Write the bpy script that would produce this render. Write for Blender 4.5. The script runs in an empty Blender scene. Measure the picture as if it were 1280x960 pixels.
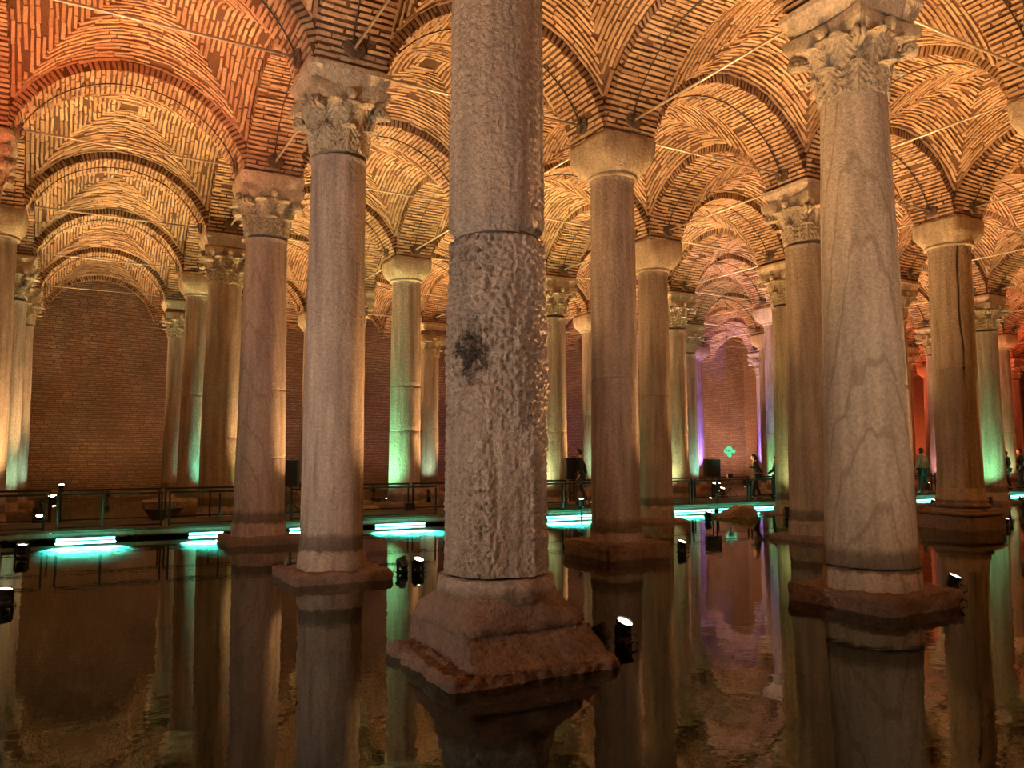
import bpy, bmesh, math, random
import numpy as np
from mathutils import Vector, Matrix, Euler

random.seed(7)
RNG = np.random.default_rng(11)
SC = bpy.context.scene
COL = SC.collection
PI = math.pi

# ------------------------------------------------------------------ camera
CAM = np.array([-3.149, -5.937, 1.668])
YAW, PITCH, FPX = math.radians(29.08), math.radians(5.03), 985.1
cd = bpy.data.cameras.new('camera')
cam = bpy.data.objects.new('camera', cd)
COL.objects.link(cam)
cam.location = CAM
cam.rotation_euler = (PI / 2 + PITCH, 0, -YAW)
cd.sensor_width = 36.0
cd.lens = FPX * 36.0 / 1280.0
cd.clip_end = 300
SC.camera = cam
FW = np.array([math.sin(YAW) * math.cos(PITCH), math.cos(YAW) * math.cos(PITCH), math.sin(PITCH)])
RT = np.array([math.cos(YAW), -math.sin(YAW), 0.0])
UP = np.cross(RT, FW)

def project(P):
    d = np.asarray(P, float) - CAM
    z = d @ FW
    zz = np.where(np.abs(z) < 1e-6, 1e-6, z)
    return 640 + FPX * (d @ RT) / zz, 480 - FPX * (d @ UP) / zz, z

# ------------------------------------------------------------------ world, exposure
w = bpy.data.worlds.new('cavern_dark')
SC.world = w
w.use_nodes = True
w.node_tree.nodes['Background'].inputs[0].default_value = (1.0, 0.62, 0.38, 1)
w.node_tree.nodes['Background'].inputs[1].default_value = 0.0
SC.view_settings.view_transform = 'Standard'
SC.view_settings.look = 'None'
SC.view_settings.gamma = 1.0
SC.view_settings.exposure = 0.0
SC.view_settings.use_curve_mapping = False
SC.cycles.use_denoising = True
SC.cycles.max_bounces = 6
SC.cycles.diffuse_bounces = 3
SC.cycles.glossy_bounces = 3
SC.cycles.transparent_max_bounces = 8
SC.cycles.sample_clamp_indirect = 6.0
SC.cycles.caustics_reflective = False
SC.cycles.caustics_refractive = False

# ------------------------------------------------------------------ lamp table (used by the floodlight builder further down)
ORANGE = (1.0, 0.55, 0.22)
AMBER = (1.0, 0.60, 0.25)
RED = (1.0, 0.20, 0.07)
PURPLE = (0.34, 0.22, 1.0)
GREEN = (0.25, 1.0, 0.45)
LIME = (0.78, 1.0, 0.46)
WARM = (1.0, 0.79, 0.60)
VAULT_W = 2700.0          # vault uplights
S = 4.8                  # column spacing

# ------------------------------------------------------------------ helpers
def mesh_obj(name, verts, faces, mat, parent=None, smooth=False, loc=None):
    me = bpy.data.meshes.new(name)
    me.from_pydata(np.asarray(verts, float).reshape(-1, 3), [], faces)
    if smooth:
        me.shade_smooth()
    me.materials.append(mat)
    return link(name, me, parent, loc)

def link(name, me, parent=None, loc=None):
    o = bpy.data.objects.new(name, me)
    COL.objects.link(o)
    if parent is not None:
        o.parent = parent
    if loc is not None:
        o.location = loc
    return o

def empty(name, loc=(0, 0, 0), rz=0.0, parent=None):
    o = bpy.data.objects.new(name, None)
    COL.objects.link(o)
    o.empty_display_size = .2
    o.location = loc
    o.rotation_euler = (0, 0, rz)
    if parent is not None:
        o.parent = parent
    return o

def tag(o, label=None, cat=None, group=None, kind=None):
    if label: o['label'] = label
    if cat: o['category'] = cat
    if group: o['group'] = group
    if kind: o['kind'] = kind
    return o

def hash3(ix, iy, iz, seed=0):
    h = (ix.astype(np.int64) * 374761393 + iy.astype(np.int64) * 668265263 + iz.astype(np.int64) * 2147483647 + seed * 974711) & 0xffffffff
    h = ((h ^ (h >> 13)) * 1274126177) & 0xffffffff
    h = ((h ^ (h >> 16)) * 2246822519) & 0xffffffff
    return ((h ^ (h >> 15)) & 0xffffff) / float(0xffffff)

def vnoise(P, seed=0):
    P = np.asarray(P, float)
    i = np.floor(P).astype(np.int64)
    f = P - i
    f = f * f * (3 - 2 * f)
    r = 0
    for dx in (0, 1):
        for dy in (0, 1):
            for dz in (0, 1):
                wgt = (f[..., 0] if dx else 1 - f[..., 0]) * (f[..., 1] if dy else 1 - f[..., 1]) * (f[..., 2] if dz else 1 - f[..., 2])
                r = r + wgt * hash3(i[..., 0] + dx, i[..., 1] + dy, i[..., 2] + dz, seed)
    return r * 2 - 1

def fbm(P, octs=4, seed=0):
    P = np.asarray(P, float)
    a, r, t = 1.0, 0, 0
    for k in range(octs):
        r = r + a * vnoise(P * 2 ** k, seed + k)
        t += a
        a *= .5
    return r / t

class MB:
    """collects shapes for one mesh"""
    def __init__(s): s.v, s.f, s.n = [], [], 0
    def add(s, v, f):
        v = np.asarray(v, float).reshape(-1, 3)
        s.v.append(v)
        s.f += [tuple(int(a) + s.n for a in q) for q in f]
        s.n += len(v)
    def box(s, c, d, rz=0.0, M=None):
        x, y, z = [q / 2 for q in d]
        v = np.array([[-x,-y,-z],[x,-y,-z],[x,y,-z],[-x,y,-z],[-x,-y,z],[x,-y,z],[x,y,z],[-x,y,z]])
        R = np.array(Matrix.Rotation(rz, 3, 'Z')) if M is None else np.array(M)
        s.add(v @ R.T + np.array(c), [(0,3,2,1),(4,5,6,7),(0,1,5,4),(1,2,6,5),(2,3,7,6),(3,0,4,7)])
    def tube(s, pts, r, n=8, cap=True):
        pts = np.asarray(pts, float)
        rr = np.full(len(pts), r) if np.isscalar(r) else np.asarray(r, float)
        V = []
        for k, p in enumerate(pts):
            d = pts[min(k + 1, len(pts) - 1)] - pts[max(k - 1, 0)]
            d = d / (np.linalg.norm(d) + 1e-9)
            a = np.array([0, 0, 1.0]) if abs(d[2]) < .9 else np.array([1.0, 0, 0])
            u = np.cross(d, a); u /= np.linalg.norm(u)
            q = np.cross(d, u)
            for t in range(n):
                an = 2 * PI * t / n
                V.append(p + rr[k] * (math.cos(an) * u + math.sin(an) * q))
        F = []
        for k in range(len(pts) - 1):
            for t in range(n):
                F.append((k*n+t, k*n+(t+1) % n, (k+1)*n+(t+1) % n, (k+1)*n+t))
        if cap:
            F.append(tuple(range(n))[::-1]); F.append(tuple((len(pts)-1)*n+t for t in range(n)))
        s.add(V, F)
    def lathe(s, prof, n=24, c=(0, 0, 0), M=None, cap=True):
        V, F = [], []
        for r, z in prof:
            for t in range(n):
                an = 2 * PI * t / n
                V.append((r * math.cos(an), r * math.sin(an), z))
        for k in range(len(prof) - 1):
            for t in range(n):
                F.append((k*n+t, k*n+(t+1) % n, (k+1)*n+(t+1) % n, (k+1)*n+t))
        if cap:
            F.append(tuple(range(n))[::-1]); F.append(tuple((len(prof)-1)*n+t for t in range(n)))
        V = np.array(V)
        if M is not None: V = V @ np.array(M).T
        s.add(V + np.array(c), F)
    def build(s, name, mat, parent=None, smooth=False, loc=None):
        return mesh_obj(name, np.concatenate(s.v), s.f, mat, parent, smooth, loc)

# ------------------------------------------------------------------ materials
def new_mat(name):
    m = bpy.data.materials.new(name)
    m.use_nodes = True
    nt = m.node_tree
    return m, nt, nt.nodes['Principled BSDF']

def N(nt, t, **kw):
    n = nt.nodes.new(t)
    for k, v in kw.items():
        setattr(n, k, v)
    return n

def noise(nt, vec, scale, detail=4, rough=.55):
    n = N(nt, 'ShaderNodeTexNoise')
    n.inputs['Scale'].default_value = scale
    n.inputs['Detail'].default_value = detail
    n.inputs['Roughness'].default_value = rough
    nt.links.new(vec, n.inputs['Vector'])
    return n.outputs['Fac']

def ramp(nt, fac, stops):
    r = N(nt, 'ShaderNodeValToRGB')
    e = r.color_ramp.elements
    e[0].position, e[0].color = stops[0][0], (*stops[0][1], 1)
    e[1].position, e[1].color = stops[-1][0], (*stops[-1][1], 1)
    for p, c in stops[1:-1]:
        q = e.new(p); q.color = (*c, 1)
    nt.links.new(fac, r.inputs['Fac'])
    return r.outputs['Color']

def mixc(nt, fac, a, b, mode='MIX'):
    m = N(nt, 'ShaderNodeMix', data_type='RGBA', blend_type=mode)
    for s_, v in ((m.inputs[0], fac), (m.inputs[6], a), (m.inputs[7], b)):
        if isinstance(v, (int, float)): s_.default_value = v
        elif isinstance(v, tuple): s_.default_value = (*v, 1)
        else: nt.links.new(v, s_)
    return m.outputs[2]

def math_(nt, op, a, b=0.0, c=None):
    m = N(nt, 'ShaderNodeMath', operation=op)
    for s_, v in zip(m.inputs, (a, b, c)):
        if v is None: continue
        if isinstance(v, (int, float)): s_.default_value = v
        else: nt.links.new(v, s_)
    return m.outputs[0]

def objvec(nt, stretch=(1, 1, 1)):
    tc = N(nt, 'ShaderNodeTexCoord')
    oi = N(nt, 'ShaderNodeObjectInfo')
    k = math_(nt, 'MULTIPLY', oi.outputs['Random'], 37.0)
    cx = N(nt, 'ShaderNodeCombineXYZ')
    for q in range(2): nt.links.new(k, cx.inputs[q])
    ad = N(nt, 'ShaderNodeVectorMath', operation='ADD')
    nt.links.new(tc.outputs['Object'], ad.inputs[0]); nt.links.new(cx.outputs[0], ad.inputs[1])
    return tc.outputs['Object'], ad.outputs[0]

def scaled(nt, vec, s):
    m = N(nt, 'ShaderNodeVectorMath', operation='MULTIPLY')
    nt.links.new(vec, m.inputs[0]); m.inputs[1].default_value = s
    return m.outputs[0]

def bump(nt, bsdf, h, strength, dist=.02, prev=None):
    b = N(nt, 'ShaderNodeBump')
    b.inputs['Strength'].default_value = strength
    b.inputs['Distance'].default_value = dist
    nt.links.new(h, b.inputs['Height'])
    if prev is not None: nt.links.new(prev, b.inputs['Normal'])
    nt.links.new(b.outputs[0], bsdf.inputs['Normal'])
    return b.outputs[0]

def stone(name, c1, c2, streak=.35, grain=.5, tide=True, rough=.85, vein=None, blot=None):
    m, nt, b = new_mat(name)
    raw, v = objvec(nt)
    big = noise(nt, v, 1.3, 5)
    c = ramp(nt, big, [(.3, c1), (.7, c2)])
    st = noise(nt, scaled(nt, v, (7, 7, .55)), 1.0, 5, .6)
    d = ramp(nt, st, [(.3, (1 - streak,) * 3), (.62, (1.12,) * 3)])
    c = mixc(nt, 1.0, c, d, 'MULTIPLY')
    fine = noise(nt, v, 26, 6, .65)
    c = mixc(nt, .8, c, ramp(nt, fine, [(.3, (.62,) * 3), (.68, (1.2,) * 3)]), 'MULTIPLY')
    if vein:
        wv = N(nt, 'ShaderNodeTexWave', wave_type='BANDS', bands_direction='DIAGONAL')
        wv.inputs['Scale'].default_value = 1.7; wv.inputs['Distortion'].default_value = 7; wv.inputs['Detail'].default_value = 4
        nt.links.new(scaled(nt, v, (1.6, 1.6, .35)), wv.inputs['Vector'])
        c = mixc(nt, ramp(nt, wv.outputs['Fac'], [(.0, (.55,) * 3), (.07, (0,) * 3)]), c, vein)
    if tide:   # old waterline stain low on the shafts
        z = N(nt, 'ShaderNodeSeparateXYZ'); nt.links.new(raw, z.inputs[0])
        wob = math_(nt, 'MULTIPLY', noise(nt, v, 7, 3), .14)
        zz = math_(nt, 'ADD', z.outputs['Z'], math_(nt, 'SUBTRACT', wob, .07))
        band = ramp(nt, zz, [(.36, (0,) * 3), (.40, (.72,) * 3), (.55, (.62,) * 3), (.63, (0,) * 3)])
        c = mixc(nt, band, c, (.045, .032, .022))
    if blot:      # dark colour patch round the ragged hollow of the shaft
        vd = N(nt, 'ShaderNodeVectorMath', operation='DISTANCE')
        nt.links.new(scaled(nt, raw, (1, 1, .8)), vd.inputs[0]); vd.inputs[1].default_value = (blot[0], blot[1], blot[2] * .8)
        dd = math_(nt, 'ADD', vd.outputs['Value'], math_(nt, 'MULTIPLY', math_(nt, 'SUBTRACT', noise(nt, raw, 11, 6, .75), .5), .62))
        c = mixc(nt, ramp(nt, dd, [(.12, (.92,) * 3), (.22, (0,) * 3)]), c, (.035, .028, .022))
    nt.links.new(c, b.inputs['Base Color'])
    b.inputs['Roughness'].default_value = rough
    b.inputs['Specular IOR Level'].default_value = .25
    g = bump(nt, b, noise(nt, v, 48, 5, .7), min(1, grain * 1.7), .026)
    bump(nt, b, noise(nt, v, 15, 4, .6), min(1, grain * 1.4), .06, g)
    return m

M = {}
M['pale'] = stone('grey_brown_marble', (.41, .32, .265), (.50, .40, .335), .42)
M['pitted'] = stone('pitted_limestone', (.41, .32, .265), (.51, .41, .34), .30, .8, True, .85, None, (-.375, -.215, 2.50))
M['vein'] = stone('veined_marble', (.42, .34, .25), (.49, .40, .30), .25, .45, True, .85, (.22, .16, .11))
M['purple'] = stone('mauve_marble', (.40, .29, .24), (.46, .34, .28), .3, .35, True, .85, (.25, .17, .13))
M['ochre'] = stone('ochre_marble', (.39, .30, .205), (.47, .37, .26), .4, .6)
M['capital'] = stone('carved_marble', (.40, .32, .22), (.56, .45, .31), .2, .45, False)
M['impost'] = stone('impost_limestone', (.58, .46, .32), (.66, .54, .39), .2, .5, False)
M['plinth'] = stone('rough_reddish_limestone', (.20, .13, .10), (.29, .20, .155), .1, 1.0, False)
M['rock'] = stone('dark_rubble_stone', (.30, .24, .18), (.38, .31, .24), .1, .9, False)

def brick_mat(name, ca, cb, cc):
    m, nt, b = new_mat(name)
    g = N(nt, 'ShaderNodeNewGeometry')
    oi = N(nt, 'ShaderNodeObjectInfo')
    r = math_(nt, 'FRACT', math_(nt, 'ADD', g.outputs['Random Per Island'], math_(nt, 'MULTIPLY', oi.outputs['Random'], 7.31)))
    c = ramp(nt, r, [(.0, ca), (.5, cb), (1.0, cc)])
    n1 = noise(nt, g.outputs['Position'], 30, 5, .7)
    c = mixc(nt, .8, c, ramp(nt, n1, [(.3, (.55,) * 3), (.7, (1.3,) * 3)]), 'MULTIPLY')
    n2 = noise(nt, g.outputs['Position'], .8, 3)
    c = mixc(nt, .7, c, ramp(nt, n2, [(.32, (.66,) * 3), (.66, (1.18,) * 3)]), 'MULTIPLY')
    nt.links.new(c, b.inputs['Base Color'])
    b.inputs['Roughness'].default_value = .9
    b.inputs['Specular IOR Level'].default_value = .15
    bump(nt, b, n1, .6, .012)
    return m

def mortar_mat(name, c1, c2):
    m, nt, b = new_mat(name)
    g = N(nt, 'ShaderNodeNewGeometry')
    n1 = noise(nt, g.outputs['Position'], 1.1, 4)
    n2 = noise(nt, g.outputs['Position'], 40, 5, .7)
    c = ramp(nt, n1, [(.3, c1), (.7, c2)])
    c = mixc(nt, .8, c, ramp(nt, n2, [(.3, (.6,) * 3), (.7, (1.2,) * 3)]), 'MULTIPLY')
    nt.links.new(c, b.inputs['Base Color'])
    b.inputs['Roughness'].default_value = .95
    b.inputs['Specular IOR Level'].default_value = .1
    bump(nt, b, n2, .7, .02)
    return m

M['brick'] = brick_mat('vault_brick', (.37, .225, .13), (.46, .295, .175), (.54, .375, .235))
M['mortar'] = mortar_mat('vault_mortar', (.11, .06, .035), (.17, .095, .055))
M['wall_brick'] = brick_mat('wall_brick', (.33, .225, .17), (.39, .27, .20), (.45, .32, .24))
M['wall_mortar'] = mortar_mat('wall_mortar', (.17, .11, .07), (.23, .15, .10))

def plain(name, c, rough=.6, metal=0.0, spec=.4, nscale=12, var=.25):
    m, nt, b = new_mat(name)
    _, v = objvec(nt)
    n = noise(nt, v, nscale, 4)
    nt.links.new(mixc(nt, 1.0, c, ramp(nt, n, [(.3, (1 - var,) * 3), (.7, (1 + var * .5,) * 3)]), 'MULTIPLY'), b.inputs['Base Color'])
    b.inputs['Roughness'].default_value = rough
    b.inputs['Metallic'].default_value = metal
    b.inputs['Specular IOR Level'].default_value = spec
    return m

def glow(name, c, s):
    m, nt, b = new_mat(name)
    b.inputs['Base Color'].default_value = (.02, .02, .02, 1)
    b.inputs['Emission Color'].default_value = (*c, 1)
    b.inputs['Emission Strength'].default_value = s
    return m

M['iron'] = plain('forged_iron', (.62, .52, .40), .36, .55)
M['plate'] = plain('rusted_iron_plate', (.17, .12, .085), .6, .4)
M['cable'] = plain('dark_strap', (.06, .05, .04), .7)
M['black'] = plain('black_lamp_metal', (.02, .02, .02), .45, .3)
M['speaker'] = plain('black_speaker_cloth', (.012, .012, .013), .8)
M['rail'] = plain('dark_rail_steel', (.02, .017, .014), .5, .5)
M['deck'] = plain('dark_walkway_plank', (.065, .048, .035), .75, 0, .3, 9, .4)
M['fascia'] = plain('galvanised_edge', (.32, .33, .30), .5, .2)
M['lens'] = glow('lamp_lens', (1.0, .80, .52), 14.0)
M['lens_off'] = plain('dark_lens', (.03, .03, .035), .1)
M['teal'] = glow('teal_light_tube', (.18, .95, .80), 9.0)
M['neon'] = glow('green_sculpture_glow', (.12, .95, .48), .85)
M['skin'] = plain('skin', (.55, .34, .24), .55)
M['hair'] = plain('dark_hair', (.018, .012, .010), .5)
M['blackcloth'] = plain('black_cloth', (.014, .013, .015), .9)
M['darktrousers'] = plain('dark_trousers', (.028, .024, .024), .9)
M['browntrousers'] = plain('brown_trousers', (.075, .05, .04), .9)
M['greycloth'] = plain('pale_grey_knit', (.36, .35, .29), .95)
M['shoe'] = plain('pale_shoe', (.35, .3, .27), .8)
M['bag'] = plain('tan_bag', (.42, .25, .16), .7)
M['screen'] = glow('phone_screen', (.9, .75, .6), 2.0)

def water_mat():
    m = bpy.data.materials.new('still_dark_water')
    m.use_nodes = True
    nt = m.node_tree
    nt.nodes.clear()
    out = N(nt, 'ShaderNodeOutputMaterial')
    g = N(nt, 'ShaderNodeNewGeometry')
    n1 = noise(nt, scaled(nt, g.outputs['Position'], (1, 1, 1)), 2.2, 3)
    n2 = noise(nt, g.outputs['Position'], 9.0, 2)
    h = math_(nt, 'ADD', n1, math_(nt, 'MULTIPLY', n2, .18))
    b = N(nt, 'ShaderNodeBump'); b.inputs['Strength'].default_value = .075; b.inputs['Distance'].default_value = .03
    nt.links.new(h, b.inputs['Height'])
    dt = N(nt, 'ShaderNodeVectorMath', operation='DOT_PRODUCT')
    nt.links.new(b.outputs[0], dt.inputs[0]); nt.links.new(g.outputs['Incoming'], dt.inputs[1])
    inv = math_(nt, 'SUBTRACT', 1.0, math_(nt, 'ABSOLUTE', dt.outputs['Value']))
    refl = math_(nt, 'ADD', .02, math_(nt, 'MULTIPLY', math_(nt, 'POWER', inv, 5.0), .98))
    gl = N(nt, 'ShaderNodeBsdfGlossy'); gl.inputs['Roughness'].default_value = .012
    gl.inputs['Color'].default_value = (.92, .95, .9, 1)
    tr = N(nt, 'ShaderNodeBsdfTransparent'); tr.inputs['Color'].default_value = (.30, .43, .36, 1)
    nt.links.new(b.outputs[0], gl.inputs['Normal'])
    mx = N(nt, 'ShaderNodeMixShader')
    nt.links.new(refl, mx.inputs[0]); nt.links.new(tr.outputs[0], mx.inputs[1]); nt.links.new(gl.outputs[0], mx.inputs[2])
    nt.links.new(mx.outputs[0], out.inputs['Surface'])
    return m
M['water'] = water_mat()
M['bed'] = mortar_mat('cistern_bed', (.022, .019, .014), (.030, .026, .020))

# ================================================================== the setting
J0, J1 = -3, 12          # bay columns
I0, I1 = -2, 5           # bay rows
XL, XR = J0 * S - .25, (J1 + 1) * S - .25
YB, YF = I0 * S, 6 * S - .25

def sheet(name, p, u, v, mat, kind='structure', **kw):
    p, u, v = np.array(p, float), np.array(u, float), np.array(v, float)
    o = mesh_obj(name, [p, p + u, p + u + v, p + v], [(0, 1, 2, 3)], mat)
    tag(o, kind=kind, **kw)
    return o

sheet('floor', (XL, YB, -.11), (XR - XL, 0, 0), (0, YF - YB, 0), M['bed'])
wt = sheet('water', (XL, YB, 0), (XR - XL, 0, 0), (0, YF - YB, 0), M['water'], kind='stuff',
           label='still dark water flooding the cistern floor and mirroring the columns', cat='water')

# --- brick boxes: position, long axis T, thin axis B, outward normal Nn, sizes
def brick_boxes(P, T, B, Nn, L, H, D, back=.012, jit=.006, rng=RNG):
    n = len(P)
    c = np.zeros((n, 8, 3))
    k = 0
    for sn in (0, 1):
        for st, sb in ((-1, -1), (1, -1), (1, 1), (-1, 1)):
            q = (st * .5 * L[:, None] * (1 - .04 * sn)) * T + (sb * .5 * H[:, None] * (1 - .10 * sn)) * B
            q = q + (np.where(sn, D, -back)[:, None] if not np.isscalar(back) or True else 0) * Nn
            c[:, k] = P + q + rng.uniform(-jit, jit, (n, 3)) * (.4 + sn * .6)
            k += 1
    base = np.arange(n)[:, None, None] * 8
    f = np.array([(4, 5, 6, 7), (0, 1, 5, 4), (1, 2, 6, 5), (2, 3, 7, 6), (3, 0, 4, 7)])[None]
    return c.reshape(-1, 3), (base + f).reshape(-1, 4)

A = 1.9                                   # half opening of a bay between arches
RI, ZI = 1.96, 6.47                       # arch intrados
RW, ZW = 2.14, 6.44                       # vault web
DOME = .38
SPRING = 6.95

def webz(x, y):
    t = np.minimum(np.abs(x), np.abs(y))
    r = ZW + np.sqrt(np.maximum(RW * RW - t * t, .01))
    return r + DOME * (1 - (x / A) ** 2) * (1 - (y / A) ** 2)

def webprof(x, y):
    return ZW + np.sqrt(RW * RW - x * x) + DOME * (1 - (x / A) ** 2) * (1 - (y / A) ** 2)

PITCHB = .086
def web_bricks(rng):
    Ps, Ts, Bs, Ns, Ls, Hs = [], [], [], [], [], []
    for q in range(4):
        y = A - .05
        while y > .12:
            xm = y - .005
            xs = np.linspace(-xm, xm, 60)
            zs = webprof(xs, y)
            ds = np.concatenate([[0], np.cumsum(np.hypot(np.diff(xs), np.diff(zs)))])
            s0 = 0.0 if rng.random() < .5 else -.1 * rng.random()
            while s0 < ds[-1] - .05:
                ln = min(rng.uniform(.2, .46), ds[-1] - s0)
                sm = s0 + ln / 2
                x = np.interp(sm, ds, xs)
                if rng.random() > .03:
                    e = 1e-3
                    z = webprof(x, y)
                    dx = (webprof(x + e, y) - webprof(x - e, y)) / (2 * e)
                    yy = -DOME * 2 * y / A ** 2 * (1 - (x / A) ** 2)
                    t = np.array([1, 0, dx]); t /= np.linalg.norm(t)
                    b = np.array([0, 1, yy]); b -= t * (b @ t); b /= np.linalg.norm(b)
                    nn = np.cross(t, b)
                    if nn[2] > 0: nn = -nn
                    tilt = rng.normal(0, .035)
                    t2 = t * math.cos(tilt) + b * math.sin(tilt); b2 = b * math.cos(tilt) - t * math.sin(tilt)
                    R = np.array(Matrix.Rotation(q * PI / 2, 3, 'Z'))
                    Ps.append(R @ np.array([x, y, z])); Ts.append(R @ t2); Bs.append(R @ b2); Ns.append(R @ nn)
                    Ls.append(ln + .004); Hs.append(rng.uniform(.040, .070))
                s0 += ln + rng.uniform(-.004, .010)
            y -= PITCHB * rng.uniform(.95, 1.05)
    n = len(Ps)
    return dict(P=np.array(Ps), T=np.array(Ts), B=np.array(Bs), N=np.array(Ns), L=np.array(Ls), H=np.array(Hs),
                D=rng.uniform(.012, .036, n), back=np.full(n, .012))

TH0 = math.asin((SPRING - ZI) / RI)
def arch_bricks(rng):
    Ps, Ts, Bs, Ns, Ls, Hs, Ds, Bk = [], [], [], [], [], [], [], []
    th, row = TH0 + .02, 0
    while th < PI - TH0 - .02:
        nn = np.array([-math.cos(th), 0, -math.sin(th)])
        b = np.array([-math.sin(th), 0, math.cos(th)])
        cuts = [-.5, -.17, .17, .5] if row % 2 else [-.5, -.33, 0.0, .33, .5]
        for k in range(len(cuts) - 1):
            a0, a1 = cuts[k], cuts[k + 1]
            edge = k == 0 or k == len(cuts) - 2
            a0 += rng.uniform(-.02, .02) * (k > 0); a1 += rng.uniform(-.02, .02) * (k < len(cuts) - 2)
            if edge:                                  # run out to the arch face
                if k == 0: a0 -= rng.uniform(.0, .018)
                else: a1 += rng.uniform(.0, .018)
            if rng.random() < .03 and not edge: continue
            P = np.array([RI * math.cos(th), (a0 + a1) / 2, ZI + RI * math.sin(th)]) + rng.normal(0, .004, 3)
            Ps.append(P); Ts.append(np.array([0, 1.0, 0])); Bs.append(b); Ns.append(nn)
            Ls.append(a1 - a0 - rng.uniform(-.006, .012)); Hs.append(rng.uniform(.044, .066)); Ds.append(rng.uniform(.008, .038))
            Bk.append(.15 if edge else .012)
        th += PITCHB / RI * rng.uniform(.96, 1.04); row += 1
    return dict(P=np.array(Ps), T=np.array(Ts), B=np.array(Bs), N=np.array(Ns), L=np.array(Ls), H=np.array(Hs), D=np.array(Ds), back=np.array(Bk))

def xf(d, ang, off):
    R = np.array(Matrix.Rotation(ang, 3, 'Z'))
    o = dict(d)
    o['P'] = d['P'] @ R.T + np.array(off)
    for k in 'TBN': o[k] = d[k] @ R.T
    return o

def cat(ds):
    return {k: np.concatenate([d[k] for d in ds]) for k in ds[0]}

def boxes(d, rng=RNG):
    n = len(d['P'])
    c = np.zeros((n, 8, 3)); k = 0
    for sn in (0, 1):
        for st, sb in ((-1, -1), (1, -1), (1, 1), (-1, 1)):
            q = (st * .5 * d['L'] * (1 - .05 * sn))[:, None] * d['T'] + (sb * .5 * d['H'] * (1 - .12 * sn))[:, None] * d['B']
            q = q + (d['D'] if sn else -d['back'])[:, None] * d['N']
            c[:, k] = d['P'] + q + rng.uniform(-.010, .010, (n, 3)) * (.3 + .7 * sn) * np.minimum(1, d['L'] / .1)[:, None]
            k += 1
    f = np.array([(4, 5, 6, 7), (0, 1, 5, 4), (1, 2, 6, 5), (2, 3, 7, 6), (3, 0, 4, 7)])[None]
    return c.reshape(-1, 3), (np.arange(n)[:, None, None] * 8 + f).reshape(-1, 4)

def bricks_mesh(name, d, mat):
    v, f = boxes(d)
    me = bpy.data.meshes.new(name)
    me.from_pydata(v, [], f)
    me.materials.append(mat)
    return me

# mortar surfaces
def web_mesh():
    n = 40
    g = np.linspace(-A - .03, A + .03, n + 1)
    X, Y = np.meshgrid(g, g, indexing='ij')
    Z = webz(np.clip(X, -A, A), np.clip(Y, -A, A)) + .012 * fbm(np.stack([X * 3, Y * 3, X * 0], -1), 3, 5)
    V = np.stack([X, Y, Z], -1).reshape(-1, 3)
    F = [(a * (n + 1) + b, a * (n + 1) + b + 1, (a + 1) * (n + 1) + b + 1, (a + 1) * (n + 1) + b) for a in range(n) for b in range(n)]
    me = bpy.data.meshes.new('vault_web'); me.from_pydata(V, [], F); me.materials.append(M['mortar']); me.shade_smooth()
    return me

def arch_mesh():
    n = 36
    th = np.linspace(TH0, PI - TH0, n + 1)
    V, F = [], []
    for t in th:
        x, z = RI * math.cos(t), ZI + RI * math.sin(t)
        xo = max(-A, min(A, x)); zo = webz(np.array(xo), np.array(A)) + .03
        for s_ in (-1, -.33, .33, 1): V.append((x, .492 * s_, z))
        V.append((x, -.492, max(zo, z + .02))); V.append((x, .492, max(zo, z + .02)))
    for k in range(n):
        a, b = 6 * k, 6 * (k + 1)
        for q in range(3): F.append((a + q, a + q + 1, b + q + 1, b + q))
        F.append((a, b, b + 4, a + 4)); F.append((a + 3, a + 5, b + 5, b + 3))
    # springing closure to the corner
    me = bpy.data.meshes.new('arch'); me.from_pydata(V, [], F); me.materials.append(M['mortar'])
    return me

WEB_ME, ARCH_ME = web_mesh(), arch_mesh()
NV = 3
WEB_D = [web_bricks(np.random.default_rng(100 + k)) for k in range(NV)]
ARCH_D = [arch_bricks(np.random.default_rng(200 + k)) for k in range(NV)]
WEB_B = [bricks_mesh('brick_courses', d, M['brick']) for d in WEB_D]
ARCH_B = [bricks_mesh('voussoirs', d, M['brick']) for d in ARCH_D]
UNIT = []
for k in range(8):
    r = np.random.default_rng(300 + k)
    one = dict(P=np.zeros((1, 3)), T=np.eye(3)[[0]], B=np.eye(3)[[1]], N=np.eye(3)[[2]], L=np.ones(1), H=np.ones(1), D=np.array([.5]), back=np.array([.5]))
    v, f = boxes(one, r)
    me = bpy.data.meshes.new('brick'); me.from_pydata(v + r.uniform(-.03, .03, v.shape), [], f); me.materials.append(M['brick'])
    UNIT.append(me)

NEAR = [(1, -1), (0, 0), (1, 0), (0, 1), (1, 1)]
def single_bricks(d, idx, parent, off):
    for q in idx:
        o = bpy.data.objects.new('brick', UNIT[int(q) % 8]); COL.objects.link(o); o.parent = parent
        depth = d['D'][q] + d['back'][q]
        c = d['P'][q] + d['N'][q] * (d['D'][q] - d['back'][q]) / 2 - off
        m = Matrix.Identity(4)
        for r in range(3):
            m[r][0] = d['T'][q][r] * d['L'][q]; m[r][1] = d['B'][q][r] * d['H'][q]; m[r][2] = d['N'][q][r] * depth; m[r][3] = c[r]
        o.matrix_basis = m

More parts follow.
